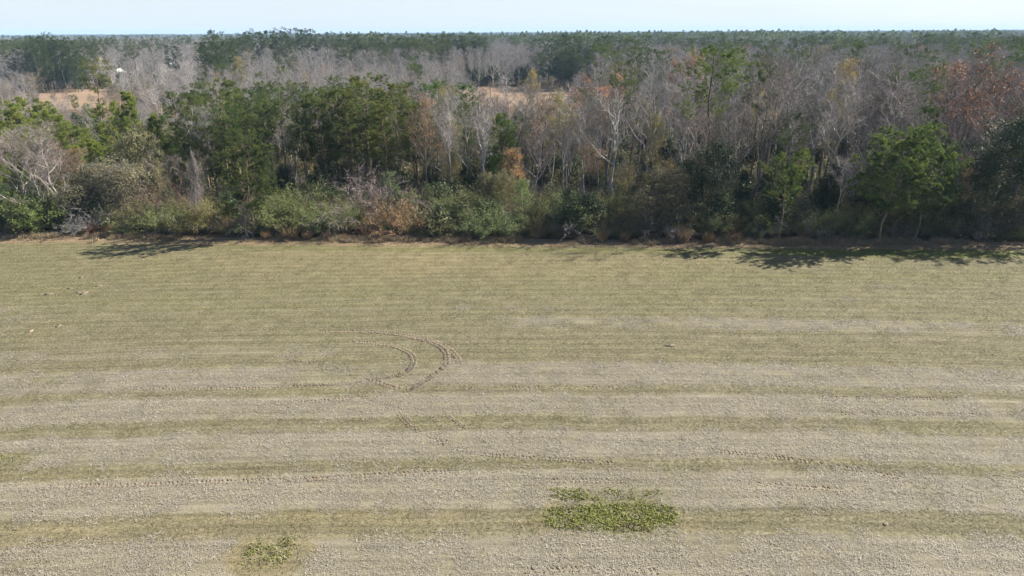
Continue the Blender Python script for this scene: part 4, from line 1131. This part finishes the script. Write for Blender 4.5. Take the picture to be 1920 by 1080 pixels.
def clearing_mix(x, y):
    u = random.random()
    px = px_of(x, y)
    if 330 < px < 860:
        if u < 0.86: return ('bare', random.choice([3, 4, 6, 7]), random.uniform(11.5, 17.5), 1.25, jit(PALE if u < 0.3 else BROWN if u < 0.45 else GREY), None)
        if u < 0.94: return choose_leafy(random.uniform(10, 16))
        return choose_pine(random.uniform(13, 18), 1.2)
    if 40 < px < 210 and random.random() < 0.85: return None
    if 846 < px < 1084: return ('bare', random.choice([3, 4]), random.uniform(4, 7), 1.3, jit(BROWN), None) if random.random() < 0.2 else None
    if u < 0.70: return ('bare', random.choice([3, 4]), random.uniform(7, 13), 1.3, jit(PALE if u < 0.4 else BROWN), None)
    if u < 0.85: return ('young', 1, random.uniform(5, 8), 1.2, jit((0.9, 0.95, 0.8)), None)
    return ('leafy', 1, random.uniform(7, 11), 1.1, jit(GREY), jit(random.choice([RUST, OLIVEY, TAN])))
wood(-330, 40, 165, 390, 6000, 6, clearing_mix, lambda x, y: px_of(x, y) < 1110 and y - edge_y(x) > (62 if px_of(x, y) < 330 else 86) and clear_of_fields(x, y))
def far_mix(x, y):
    u = random.random(); px = px_of(x, y)
    if 180 < px < 380 and y < 545 and (u < 0.75 or abs(px - 221) < 14 or abs(px - 266) < 8): return None
    if 215 < px < 227 and y < 545 or 300 < px < 325 and y < 600: return None
    u = random.random()
    dark = px < 170 or 640 < px < 920 or px > 1740
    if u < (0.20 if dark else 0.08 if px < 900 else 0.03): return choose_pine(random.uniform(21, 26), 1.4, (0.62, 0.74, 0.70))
    if u < 0.96:
        c = choose_bare(random.uniform(15, 21.5), 0.25)
        return ('bare', random.choice([6, 7, 6, 7, 3, 0])) + c[2:]
    return choose_leafy(random.uniform(14, 19))
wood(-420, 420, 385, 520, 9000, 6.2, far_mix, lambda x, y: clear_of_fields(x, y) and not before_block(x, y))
wood(-560, 560, 520, 720, 9000, 8.0, far_mix, clear_of_fields)

# edge thicket: shrubs of every sort in front of and among the first trees
for _ in range(1500):
    x = random.uniform(-84, 88); o = random.uniform(2.0, 15) if random.random() < 0.75 else random.uniform(2.0, 5)
    y = edge_y(x) + o
    if abs(x) > y * 0.80: continue
    if not free(x, y, 1.9): continue
    take(x, y)
    px = px_of(x, y); u = random.random()
    h = random.uniform(1.0, 2.4) if o < 3.4 else random.uniform(1.7, 3.6) if o < 6 else random.uniform(2.6, 5.2)
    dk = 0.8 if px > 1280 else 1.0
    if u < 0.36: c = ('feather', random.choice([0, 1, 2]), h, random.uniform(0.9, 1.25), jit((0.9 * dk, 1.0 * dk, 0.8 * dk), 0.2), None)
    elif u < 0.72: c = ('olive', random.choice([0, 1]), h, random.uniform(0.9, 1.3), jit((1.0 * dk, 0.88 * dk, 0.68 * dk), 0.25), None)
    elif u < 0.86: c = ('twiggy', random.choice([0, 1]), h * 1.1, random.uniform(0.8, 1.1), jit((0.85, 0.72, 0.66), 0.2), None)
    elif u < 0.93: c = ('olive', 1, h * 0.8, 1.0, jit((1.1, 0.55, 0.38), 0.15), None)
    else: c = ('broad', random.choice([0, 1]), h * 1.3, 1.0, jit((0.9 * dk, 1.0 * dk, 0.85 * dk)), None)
    FILL.append((math.hypot(x, y), c[0], c[1], x, y, c[2], c[3], c[4], c[5]))

# second belt: vine-draped small trees that close the wood behind the bushes
for _ in range(700):
    x = random.uniform(-88, 92); o = random.uniform(11, 32); y = edge_y(x) + o
    if abs(x) > y * 0.80 or not free(x, y, 3.3): continue
    take(x, y)
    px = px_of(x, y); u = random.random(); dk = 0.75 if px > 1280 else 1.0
    h = random.uniform(4.5, 8.5) * (0.8 if px < 330 else 1.0)
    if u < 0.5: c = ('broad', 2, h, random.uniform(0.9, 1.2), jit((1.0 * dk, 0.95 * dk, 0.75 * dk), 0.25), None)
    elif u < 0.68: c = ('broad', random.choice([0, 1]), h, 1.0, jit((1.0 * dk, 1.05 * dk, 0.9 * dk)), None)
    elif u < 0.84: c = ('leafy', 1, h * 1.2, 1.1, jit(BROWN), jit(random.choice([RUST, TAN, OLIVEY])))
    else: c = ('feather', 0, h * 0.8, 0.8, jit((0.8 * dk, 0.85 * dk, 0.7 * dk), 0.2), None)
    FILL.append((math.hypot(x, y), c[0], c[1], x, y, c[2], c[3], c[4], c[5]))

# labels: which one, by its look and by the singled-out plant it stands nearest to
LM = [(x, y, p) for x, y, p, k, h in HEROES if p]
def look(kind, col, lc):
    if kind == 'bare':
        return 'pale leafless tree' if col[0] > 1.3 else 'brown leafless tree' if col[2] < 0.75 else 'grey leafless tree'
    if kind == 'leafy':
        r, g, b = lc
        return 'tree with yellow-green leaves' if g > 0.8 * r else 'tree with red-brown leaves' if r < 0.6 else 'tree with tan-orange leaves'
    return {'pine': 'green pine', 'young': 'young green pine', 'broad': 'dark evergreen', 'feather': 'green bush', 'twiggy': 'leafless thicket bush', 'olive': 'rusty bush' if (col[1] < 0.65 * col[0]) else 'olive bush'}[kind]
FILL.sort(key=lambda f: f[0])
LIMIT = {'bare_tree': 262, 'pine_tree': 150, 'young_pine': 150, 'autumn_tree': 150, 'evergreen_tree': 230, 'green_shrub': 230, 'olive_shrub': 230, 'leafless_shrub': 130}
num, rest, named = {}, [], {}
for d, kind, v, x, y, h, w, col, lc in FILL:
    name, cat, var, nom = KIND[kind]
    num[name] = num.get(name, 0) + 1
    if num[name] > LIMIT[name] or d > 460:
        rest.append((kind, v, x, y, h, w, col, lc)); continue
    lm = min(LM, key=lambda q: (q[0] - x) ** 2 * 1.6 + (q[1] - y) ** 2)
    dx, dy = x - lm[0], y - lm[1]
    rel = 'behind' if dy > abs(dx) else 'before' if -dy > abs(dx) else 'right of' if dx > 0 else 'left of'
    lk = look(kind, col, lc)
    key = (lk, rel, lm[2])
    named.setdefault(key, []).append((kind, v, x, y, h, w, col, lc, math.hypot(dx, dy)))
for (lk, rel, ph), L in named.items():
    L.sort(key=lambda q: q[-1])
    for i, (kind, v, x, y, h, w, col, lc, dd) in enumerate(L):
        name, cat, var, nom = KIND[kind]
        o = put(name, var[v], x, y, h, w, col, lc, lean=random.uniform(-0.04, 0.04) if kind in ('bare', 'leafy') else 0.0)
        if len(L) == 1: t = 'lone %s %s %s' % (lk, rel, ph)
        elif i < 24: t = '%snearest %s %s %s' % ('' if i == 0 else ORD[i] + ' ', lk, rel, ph)
        else: t = 'farther %s in the mass %s %s' % (lk, rel, ph)
        if len(t.split()) > 16: t = t.replace(' in the mass', '')
        tag(o, t, cat, '%ss %s %s' % (lk, rel, ph))

# the rest of those woods, too many and too deep to pick out singly
def stuff_wood(name, items, label):
    protos, key, pts, rot, scl, idx = [], {}, [], [], [], []
    for kind, v, x, y, h, w, col, lc in items:
        nom = NOM[KIND[kind][2][v][0][1].name]
        for pn, me in KIND[kind][2][v]:
            if me.name not in key:
                key[me.name] = len(protos); protos.append(me)
            s = h / nom; r = (x * 12.9898 + y * 78.233) % 6.28
            pts.append((x, y, 0)); rot.append((0, 0, r)); scl.append((s * w, s * w, s)); idx.append(key[me.name])
    o = scatter(name, protos, pts, rot, scl, idx)
    o['label'] = label
    return o
stuff_wood('background_woods', rest, 'deep mass of leafless trees and pines filling the woods')

# ------------------------------------------------------------------ far woods to the horizon
def grove(kind):
    """sixty metres of far wood in one light mesh"""
    b = MB()
    n = 30
    x, y = rng.uniform(-34, 34, n), rng.uniform(-34, 34, n)
    for i in range(n):
        pin = rng.uniform() < kind
        h = rng.uniform(20, 27) if pin else rng.uniform(15, 21)
        c = np.array([x[i], y[i], 0.0])
        tubes(b, np.array([[c, c + [0, 0, h * 0.9]]]), np.array([[0.25, 0.08]]), 3, 0)
        if pin:
            k = 150
            u = rng.beta(1.2, 1.0, k)
            d = rdir(k); rr = 3.6 * np.sqrt(np.clip(1 - (1.7 * (u - 0.4)) ** 2, 0.05, 1)) * rng.uniform(0.5, 1, k)
            q = c + np.stack([d[:, 0] * rr, d[:, 1] * rr, h * (0.5 + 0.5 * u)], 1)
            leaves(b, q, rdir(k) + [0, 0, 0.6], rng.uniform(0.9, 1.7, k), 1, np.clip(rng.normal(0.35, 0.2, k), 0, 1), 0.7)
        else:
            k = 220
            u = rng.beta(1.1, 1.0, k); d = rdir(k); rr = 3.8 * np.sqrt(np.clip(1.02 - u ** 2, 0.05, 1)) * rng.uniform(0.2, 1, k)
            q = c + np.stack([d[:, 0] * rr, d[:, 1] * rr, h * (0.35 + 0.65 * u)], 1)
            ribbons(b, q, unit(d * [1, 1, 0.4] + [0, 0, 0.8]), rng.uniform(1.0, 2.6, k), 0.13, 2)
    return b.mesh('grove', [M['bark'], M['needle'], M['twig']])
def far_woods():
    protos = [grove(0.02), grove(0.05), grove(0.12), grove(0.35), grove(0.8)]
    pts, idx, scl = [], [], []
    y = 700.0
    while y < 7600:
        st = 44 if y < 2200 else 70
        half = y * 0.80 + 60
        xs = np.arange(-half, half, st) + rng.uniform(-10, 10)
        yy = y + rng.uniform(-12, 12, len(xs))
        f = vnoise(xs, yy, 420, 31) * 0.65 + vnoise(xs, yy, 130, 32) * 0.35
        g = vnoise(xs, yy, 600, 33)
        for a, c, q, z in zip(xs, yy, f, g):
            if z > 0.80: continue                       # open fields between the woods
            pts.append((a, c, 0)); idx.append(0 if q < 0.60 else 1 if q < 0.66 else 2 if q < 0.72 else 3 if q < 0.78 else 4)
            s = random.uniform(0.82, 1.15)
            k = st / 44.0
            scl.append((s * k, s * k, s * (1 + 0.25 * max(0, (y - 2600) / 5000))))
        y += st
    n = len(pts)
    o = scatter('far_woods', protos, pts, np.stack([np.zeros(n), np.zeros(n), rng.uniform(0, 6.28, n)], 1), scl, idx)
    o['label'] = 'far flat woods fading blue to the horizon'
far_woods()

# ------------------------------------------------------------------ small things: houses, car, mast, tracks, weeds, clods
def box(mb, x0, x1, y0, y1, z0, z1, mat=0):
    v = [(x, y, z) for z in (z0, z1) for y in (y0, y1) for x in (x0, x1)]
    f = [(0, 2, 1), (1, 2, 3), (4, 5, 6), (5, 7, 6), (0, 1, 4), (1, 5, 4), (2, 6, 3), (3, 6, 7), (0, 4, 2), (2, 4, 6), (1, 3, 5), (3, 7, 5)]
    mb.add(v, f, mat)

def part(name, mb, mats, root):
    o = bpy.data.objects.new(name, mb.mesh(name, mats)); o.parent = root; C.objects.link(o)
    return o

def house(name, px, row, Y, L, W, hw, hr, wallm, roofm, label, cat, rz, windows=True):
    x, _ = at_depth(px, row, Y)
    root = bpy.data.objects.new(name, None); root.location = (x, Y, 0); root.rotation_euler = (0, 0, rz); C.objects.link(root)
    tag(root, label, cat)
    b = MB(); box(b, -L / 2, L / 2, -W / 2, W / 2, 0, hw)
    b.add([(-L / 2, -W / 2, hw), (-L / 2, W / 2, hw), (-L / 2, 0, hr), (L / 2, -W / 2, hw), (L / 2, W / 2, hw), (L / 2, 0, hr)], [(0, 2, 1), (3, 4, 5)])
    part('wall', b, [wallm], root)
    r = MB(); e = 0.35; t = 0.12; k = (hr - hw) / (W / 2)
    for s in (-1, 1):
        yo = s * (W / 2 + e); zo = hw - k * e
        v = [(-L / 2 - e, 0, hr + .02), (L / 2 + e, 0, hr + .02), (L / 2 + e, yo, zo + .02), (-L / 2 - e, yo, zo + .02)]
        v += [(a, c, z + t) for a, c, z in v]
        r.add(v, [(0, 2, 1), (0, 3, 2), (4, 5, 6), (4, 6, 7), (3, 7, 6), (3, 6, 2), (0, 4, 7), (0, 7, 3), (1, 2, 6), (1, 6, 5)])
    part('roof', r, [roofm], root)
    if windows:
        for i in range(3):
            w = MB(); cx = -L / 2 + L * (i + 0.5) / 3
            box(w, cx - 0.55, cx + 0.55, -W / 2 - 0.06, -W / 2 + 0.01, 1.0, 2.3)
            fr = part('window', w, [M['white']], root)
            p = MB(); box(p, cx - 0.45, cx + 0.45, -W / 2 - 0.075, -W / 2 - 0.05, 1.1, 2.2)
            part('pane', p, [M['pane']], fr)
        d = MB(); box(d, -L / 2 - 0.05, -L / 2 + 0.01, -0.5, 0.5, 0, 2.1); part('door', d, [M['roof']], root)
    return root
house('farmhouse', 220, 140, 540, 7, 5, 2.4, 4.3, M['white'], M['roof'], 'white gabled farmhouse glimpsed behind the white leafless tree', 'house', 1.2)
house('shed', 312, 128, 600, 14, 6, 4.2, 5.6, M['steel'], M['pale_roof'], 'long low shed with pale roof beyond the wide pale tree', 'shed', 0.1)
house('white_barn', 750, 165, 402, 4.5, 4, 2.2, 3.6, M['white'], M['pale_roof'], 'small white barn glimpsed behind the middle pine clump', 'barn', 1.3)

def car(px, row):
    x, y = on_ground(px, row)
    root = bpy.data.objects.new('parked_car', None); root.location = (x, y, 0); root.rotation_euler = (0, 0, 0.35); C.objects.link(root)
    tag(root, 'dark red car parked among trees right of the far farmhouse', 'car')
    b = MB()
    prof = [(-2.2, 0.35), (2.2, 0.35), (2.25, 0.8), (1.2, 0.98), (0.6, 1.42), (-1.2, 1.45), (-1.9, 1.0), (-2.25, 0.9)]
    n = len(prof)
    v = [(a, -0.85, z) for a, z in prof] + [(a, 0.85, z) for a, z in prof]
    f = [(i, (i + 1) % n, n + (i + 1) % n) for i in range(n)] + [(i, n + (i + 1) % n, n + i) for i in range(n)] + [(0, i + 1, i) for i in range(1, n - 1)] + [(n, n + i, n + i + 1) for i in range(1, n - 1)]
    b.add(v, f); part('body', b, [M['red']], root)
    w = MB(); box(w, -1.15, 0.55, -0.87, 0.87, 1.02, 1.34); part('window', w, [M['pane']], root)
    for a in (-1.4, 1.4):
        for s in (-0.85, 0.85):
            t = MB(); tubes(t, np.array([[[a, s - 0.1, 0.34], [a, s + 0.1, 0.34]]]), np.array([[0.34, 0.34]]), 12)
            part('wheel', t, [M['rubber']], root)
car(265, 152)

def mast(px, top, Y):
    x, z = at_depth(px, top, Y)
    root = bpy.data.objects.new('radio_mast', None); root.location = (x, Y, 0); C.objects.link(root)
    tag(root, 'thin radio mast standing on the far horizon', 'mast')
    b = MB()
    for i in range(3):
        a = i * 2.094
        c = np.array([math.cos(a), math.sin(a), 0])
        tubes(b, np.array([[c * 1.0, c * 0.5 + [0, 0, z]]]), np.array([[0.14, 0.12]]), 4)
        for k in range(24):
            r0, r1 = 1 - 0.5 * k / 24, 1 - 0.5 * (k + 1) / 24
            c2 = np.array([math.cos(a + 2.094), math.sin(a + 2.094), 0])
            tubes(b, np.array([[c * r0 + [0, 0, z * k / 24], c2 * r1 + [0, 0, z * (k + 1) / 24]]]), np.array([[0.06, 0.06]]), 3)
    part('lattice', b, [M['steel']], root)
    t = MB(); tubes(t, np.array([[[0, 0, z], [0, 0, z + 4]]]), np.array([[0.12, 0.05]]), 5); part('antenna', t, [M['steel']], root)
mast(1503, 46, 2600)

# tyre tracks pressed into the field: rows of lug marks, parts of the field
def track(pts, width=0.46, gap=0.30, mat='soil'):
    P = np.array([on_ground(*p) for p in pts])
    # smooth resampling
    t = np.concatenate([[0], np.cumsum(np.linalg.norm(np.diff(P, axis=0), axis=1))])
    for _ in range(3):
        if len(P) > 2:
            Q = [P[0]]
            for a, c in zip(P[:-1], P[1:]):
                Q += [a * 0.75 + c * 0.25, a * 0.25 + c * 0.75]
            P = np.array(Q + [P[-1]])
    t = np.concatenate([[0], np.cumsum(np.linalg.norm(np.diff(P, axis=0), axis=1))])
    s = np.arange(0, t[-1], gap)
    X = np.stack([np.interp(s, t, P[:, 0]), np.interp(s, t, P[:, 1])], 1)
    T = np.gradient(X, axis=0); T /= np.maximum(np.linalg.norm(T, axis=1, keepdims=True), 1e-6)
    Nn = np.stack([-T[:, 1], T[:, 0]], 1)
    b = MB()
    for i in range(len(X)):
        if rng.uniform() < 0.08 + 0.35 * (vnoise(X[i:i+1, 0], X[i:i+1, 1], 2.5, 71)[0] < 0.4): continue
        for sd in (-1, 1):
            j = rng.normal(0, 0.03, 2)
            p0 = X[i] + Nn[i] * sd * 0.03 + T[i] * (0.15 if sd > 0 else 0.0) + j
            p1 = X[i] + Nn[i] * sd * width / 2 - T[i] * 0.14 + T[i] * (0.15 if sd > 0 else 0.0) + j
            d = (p1 - p0) / np.linalg.norm(p1 - p0); q = np.array([-d[1], d[0]]) * rng.uniform(0.04, 0.065)
            h = rng.uniform(0.045, 0.085)
            v = [(*(p0 - q), 0.001), (*(p0 + q), 0.001), (*(p1 + q), 0.001), (*(p1 - q), 0.001), (*(p0), h), (*(p1), h)]
            b.add(v, [(0, 4, 5), (0, 5, 3), (1, 2, 5), (1, 5, 4), (0, 1, 4), (2, 3, 5)])
    o = bpy.data.objects.new('tyre_track', b.mesh('tyre_track', [M[mat]]))
    o.parent = field; C.objects.link(o)
TR = [[(600, 622), (680, 620), (729, 624), (799, 635), (836, 650), (857, 668), (861, 682)],
      [(735, 625), (812, 641), (836, 658), (839, 674), (836, 688), (812, 706), (781, 726), (762, 733), (727, 723), (703, 713)],
      [(660, 640), (729, 646), (763, 657), (777, 670), (776, 684), (766, 697), (734, 708), (687, 710)],
      [(549, 674), (580, 679), (614, 685)], [(654, 731), (695, 749), (750, 765)], [(750, 779), (764, 795), (778, 806)], [(757, 778), (772, 795), (786, 808)],
      [(810, 782), (822, 794), (840, 803)], [(841, 780), (858, 793), (880, 805)], [(786, 809), (812, 820), (840, 828)],
      [(500, 757), (560, 755), (610, 751), (665, 746)], [(700, 712), (660, 719), (600, 722), (540, 722)],
      [(1468, 858), (1540, 869), (1603, 879), (1700, 897)], [(1320, 842), (1400, 851), (1470, 859)], [(820, 824), (850, 840), (900, 852), (990, 858), (1150, 868)],
      [(90, 912), (250, 909), (420, 903), (620, 896)], [(960, 727), (1050, 726), (1180, 727)], [(1500, 745), (1650, 746), (1800, 747)], [(1580, 775), (1700, 775), (1840, 778)],
      [(250, 729), (400, 729), (540, 727)], [(1000, 902), (1080, 900), (1180, 903)], [(1400, 905), (1520, 915), (1640, 920)], [(980, 1070), (1080, 1066), (1250, 1072)], [(550, 902), (700, 890), (850, 884)]]
for pt in TR:
    track(pt, 0.70 if len(pt) > 6 else 0.42, 0.21 if len(pt) > 6 else 0.27, 'soil' if pt[0][0] < 860 and pt[0][0] > 540 else 'clod')

# weed patches left standing in the stubble
def weed_patch(k, label, n, hgt):
    cx, cy, rx, ry = WEEDS[k]
    b = MB()
    x = rng.uniform(-1.05, 1.05, n * 2); y = rng.uniform(-1.1, 2.3 if k == 0 else 1.1, n * 2)
    e = np.maximum(np.abs(x) ** 4, 0) + np.abs(np.where(y > 1, 0, y)) ** 3 + 1.1 * (vnoise(x * rx, y * ry, 0.8, 41 + k) - 0.5) + 0.5 * (vnoise(x * rx, y * ry, 0.25, 51 + k) - 0.5)
    if k: e = x ** 2 + y ** 2 + 1.6 * (vnoise(x * rx, y * ry, 1.0, 41 + k) - 0.4)
    keep = (e < 0.85) & (vnoise(x * rx, y * ry, 0.33, 61) + 0.35 * rng.normal(size=n * 2) * 0.5 > (0.38 if k == 0 else 0.5))
    keep |= (e < 1.3) & (rng.uniform(size=n * 2) < 0.14)
    if k == 0:
        u = vnoise(x * rx + 3 * y, y * ry, 0.9, 45) * 0.6 + vnoise(x * rx, y * ry + x, 0.37, 46) * 0.4
        keep &= (rng.uniform(size=n * 2) < np.where(y < 0.95, 1.0, np.where(y < 1.3, 0.12, np.clip((u - 0.3) * 3.5 * (2.5 - y), 0, 0.8))))
        keep &= ~((y > 0.95) & (np.abs(x - 0.05 * np.sin(9 * y)) > 0.93))
    x, y = x[keep][:n] * rx, y[keep][:n] * ry
    cl = vnoise(x, y, 1.1, 47); g = vnoise(x, y, 2.4, 48)
    h = hgt * (0.25 + 0.9 * cl) * rng.uniform(0.3, 1, len(x))
    p = np.stack([x, y, h], 1)
    tint = np.clip(1.25 * (vnoise(x, y, 1.7, 48) * 0.6 + vnoise(x, y, 0.5, 49) * 0.4) - 0.1 + rng.normal(0, 0.15, len(x)), 0, 1)
    leaves(b, p, rdir(len(x)) + [0, 0, 0.9], rng.uniform(0.07, 0.17, len(x)), 0, tint, 0.6)
    me = b.mesh('weed_patch', [M['weed']])
    o = bpy.data.objects.new('weed_patch', me); o.location = (cx, cy, 0); C.objects.link(o)
    tag(o, label, 'weeds', kind='stuff')
weed_patch(0, 'big rectangular green weed patch left standing in the stubble', 6500, 0.11)
weed_patch(1, 'small dark green weed patch at the lower edge of the field', 620, 0.10)
weed_patch(2, 'thin green weed tuft low on the left side of the field', 220, 0.2)

# clods and scraps lying on the field
def clod(px, row, s, label, m, name='soil_clod', cat='clod', group='soil clods on the left part of the field'):
    s *= 0.62
    x, y = on_ground(px, row)
    b = MB()
    nu, nv = 9, 6
    V = []
    for j in range(nv):
        for i in range(nu):
            a, e = i * 2 * math.pi / nu, j * math.pi / 2 / (nv - 1)
            r = 1 + rng.normal(0, 0.16)
            V.append((s * r * 1.7 * math.cos(a) * math.cos(e), s * r * math.sin(a) * math.cos(e), max(0, s * 0.55 * r * math.sin(e))))
    F = []
    for j in range(nv - 1):
        for i in range(nu):
            a, c = j * nu + i, j * nu + (i + 1) % nu
            F += [(a, c, c + nu), (a, c + nu, a + nu)]
    b.add(V, F)
    o = bpy.data.objects.new(name, b.mesh(name, [m])); o.location = (x, y, 0.0); o.rotation_euler = (0, 0, random.uniform(0, 6)); C.objects.link(o)
    tag(o, label, cat, group)
for px, row, s, lb in ((92, 552, 0.45, 'dark flat soil clod leftmost of the upper clod group'), (158, 550, 0.5, 'largest dark soil clod in the upper clod group'), (130, 541, 0.3, 'small clod above and between the two big clods'),
                       (185, 536, 0.35, 'reddish clod up and right of the largest clod'), (110, 612, 0.35, 'brown clod right of the orange scrap'), (152, 521, 0.35, 'clod highest up on the left part of the field'), (148, 549, 0.32, 'clod touching the left side of the largest clod')):
    clod(px, row, s, lb, M['soil'])
clod(1660, 983, 0.22, 'round brown clod low on the right side of the field', M['clod'], group='single clods')
clod(58, 621, 0.30, 'pale orange scrap lying on the left part of the field', M['scrap'], 'scrap', 'scrap', 'scraps on the field')
clod(1256, 648, 0.4, 'dark clod in the middle of the right half of the field', M['soil'], group='single clods')

# ------------------------------------------------------------------ the air
def haze():
    b = MB(); box(b, -7700, 7700, -500, 9200, -1.5, 70.0)
    m, n, l = new_mat('haze_air')
    out = n.new('ShaderNodeOutputMaterial')
    v = n.new('ShaderNodeVolumePrincipled')
    v.inputs['Color'].default_value = (0.46, 0.69, 1.0, 1)
    v.inputs['Density'].default_value = 0.0001
    v.inputs['Anisotropy'].default_value = 0.0
    l.new(v.outputs[0], out.inputs['Volume'])
    o = bpy.data.objects.new('haze', b.mesh('haze', [m])); C.objects.link(o)
    tag(o, kind='stuff')
haze()
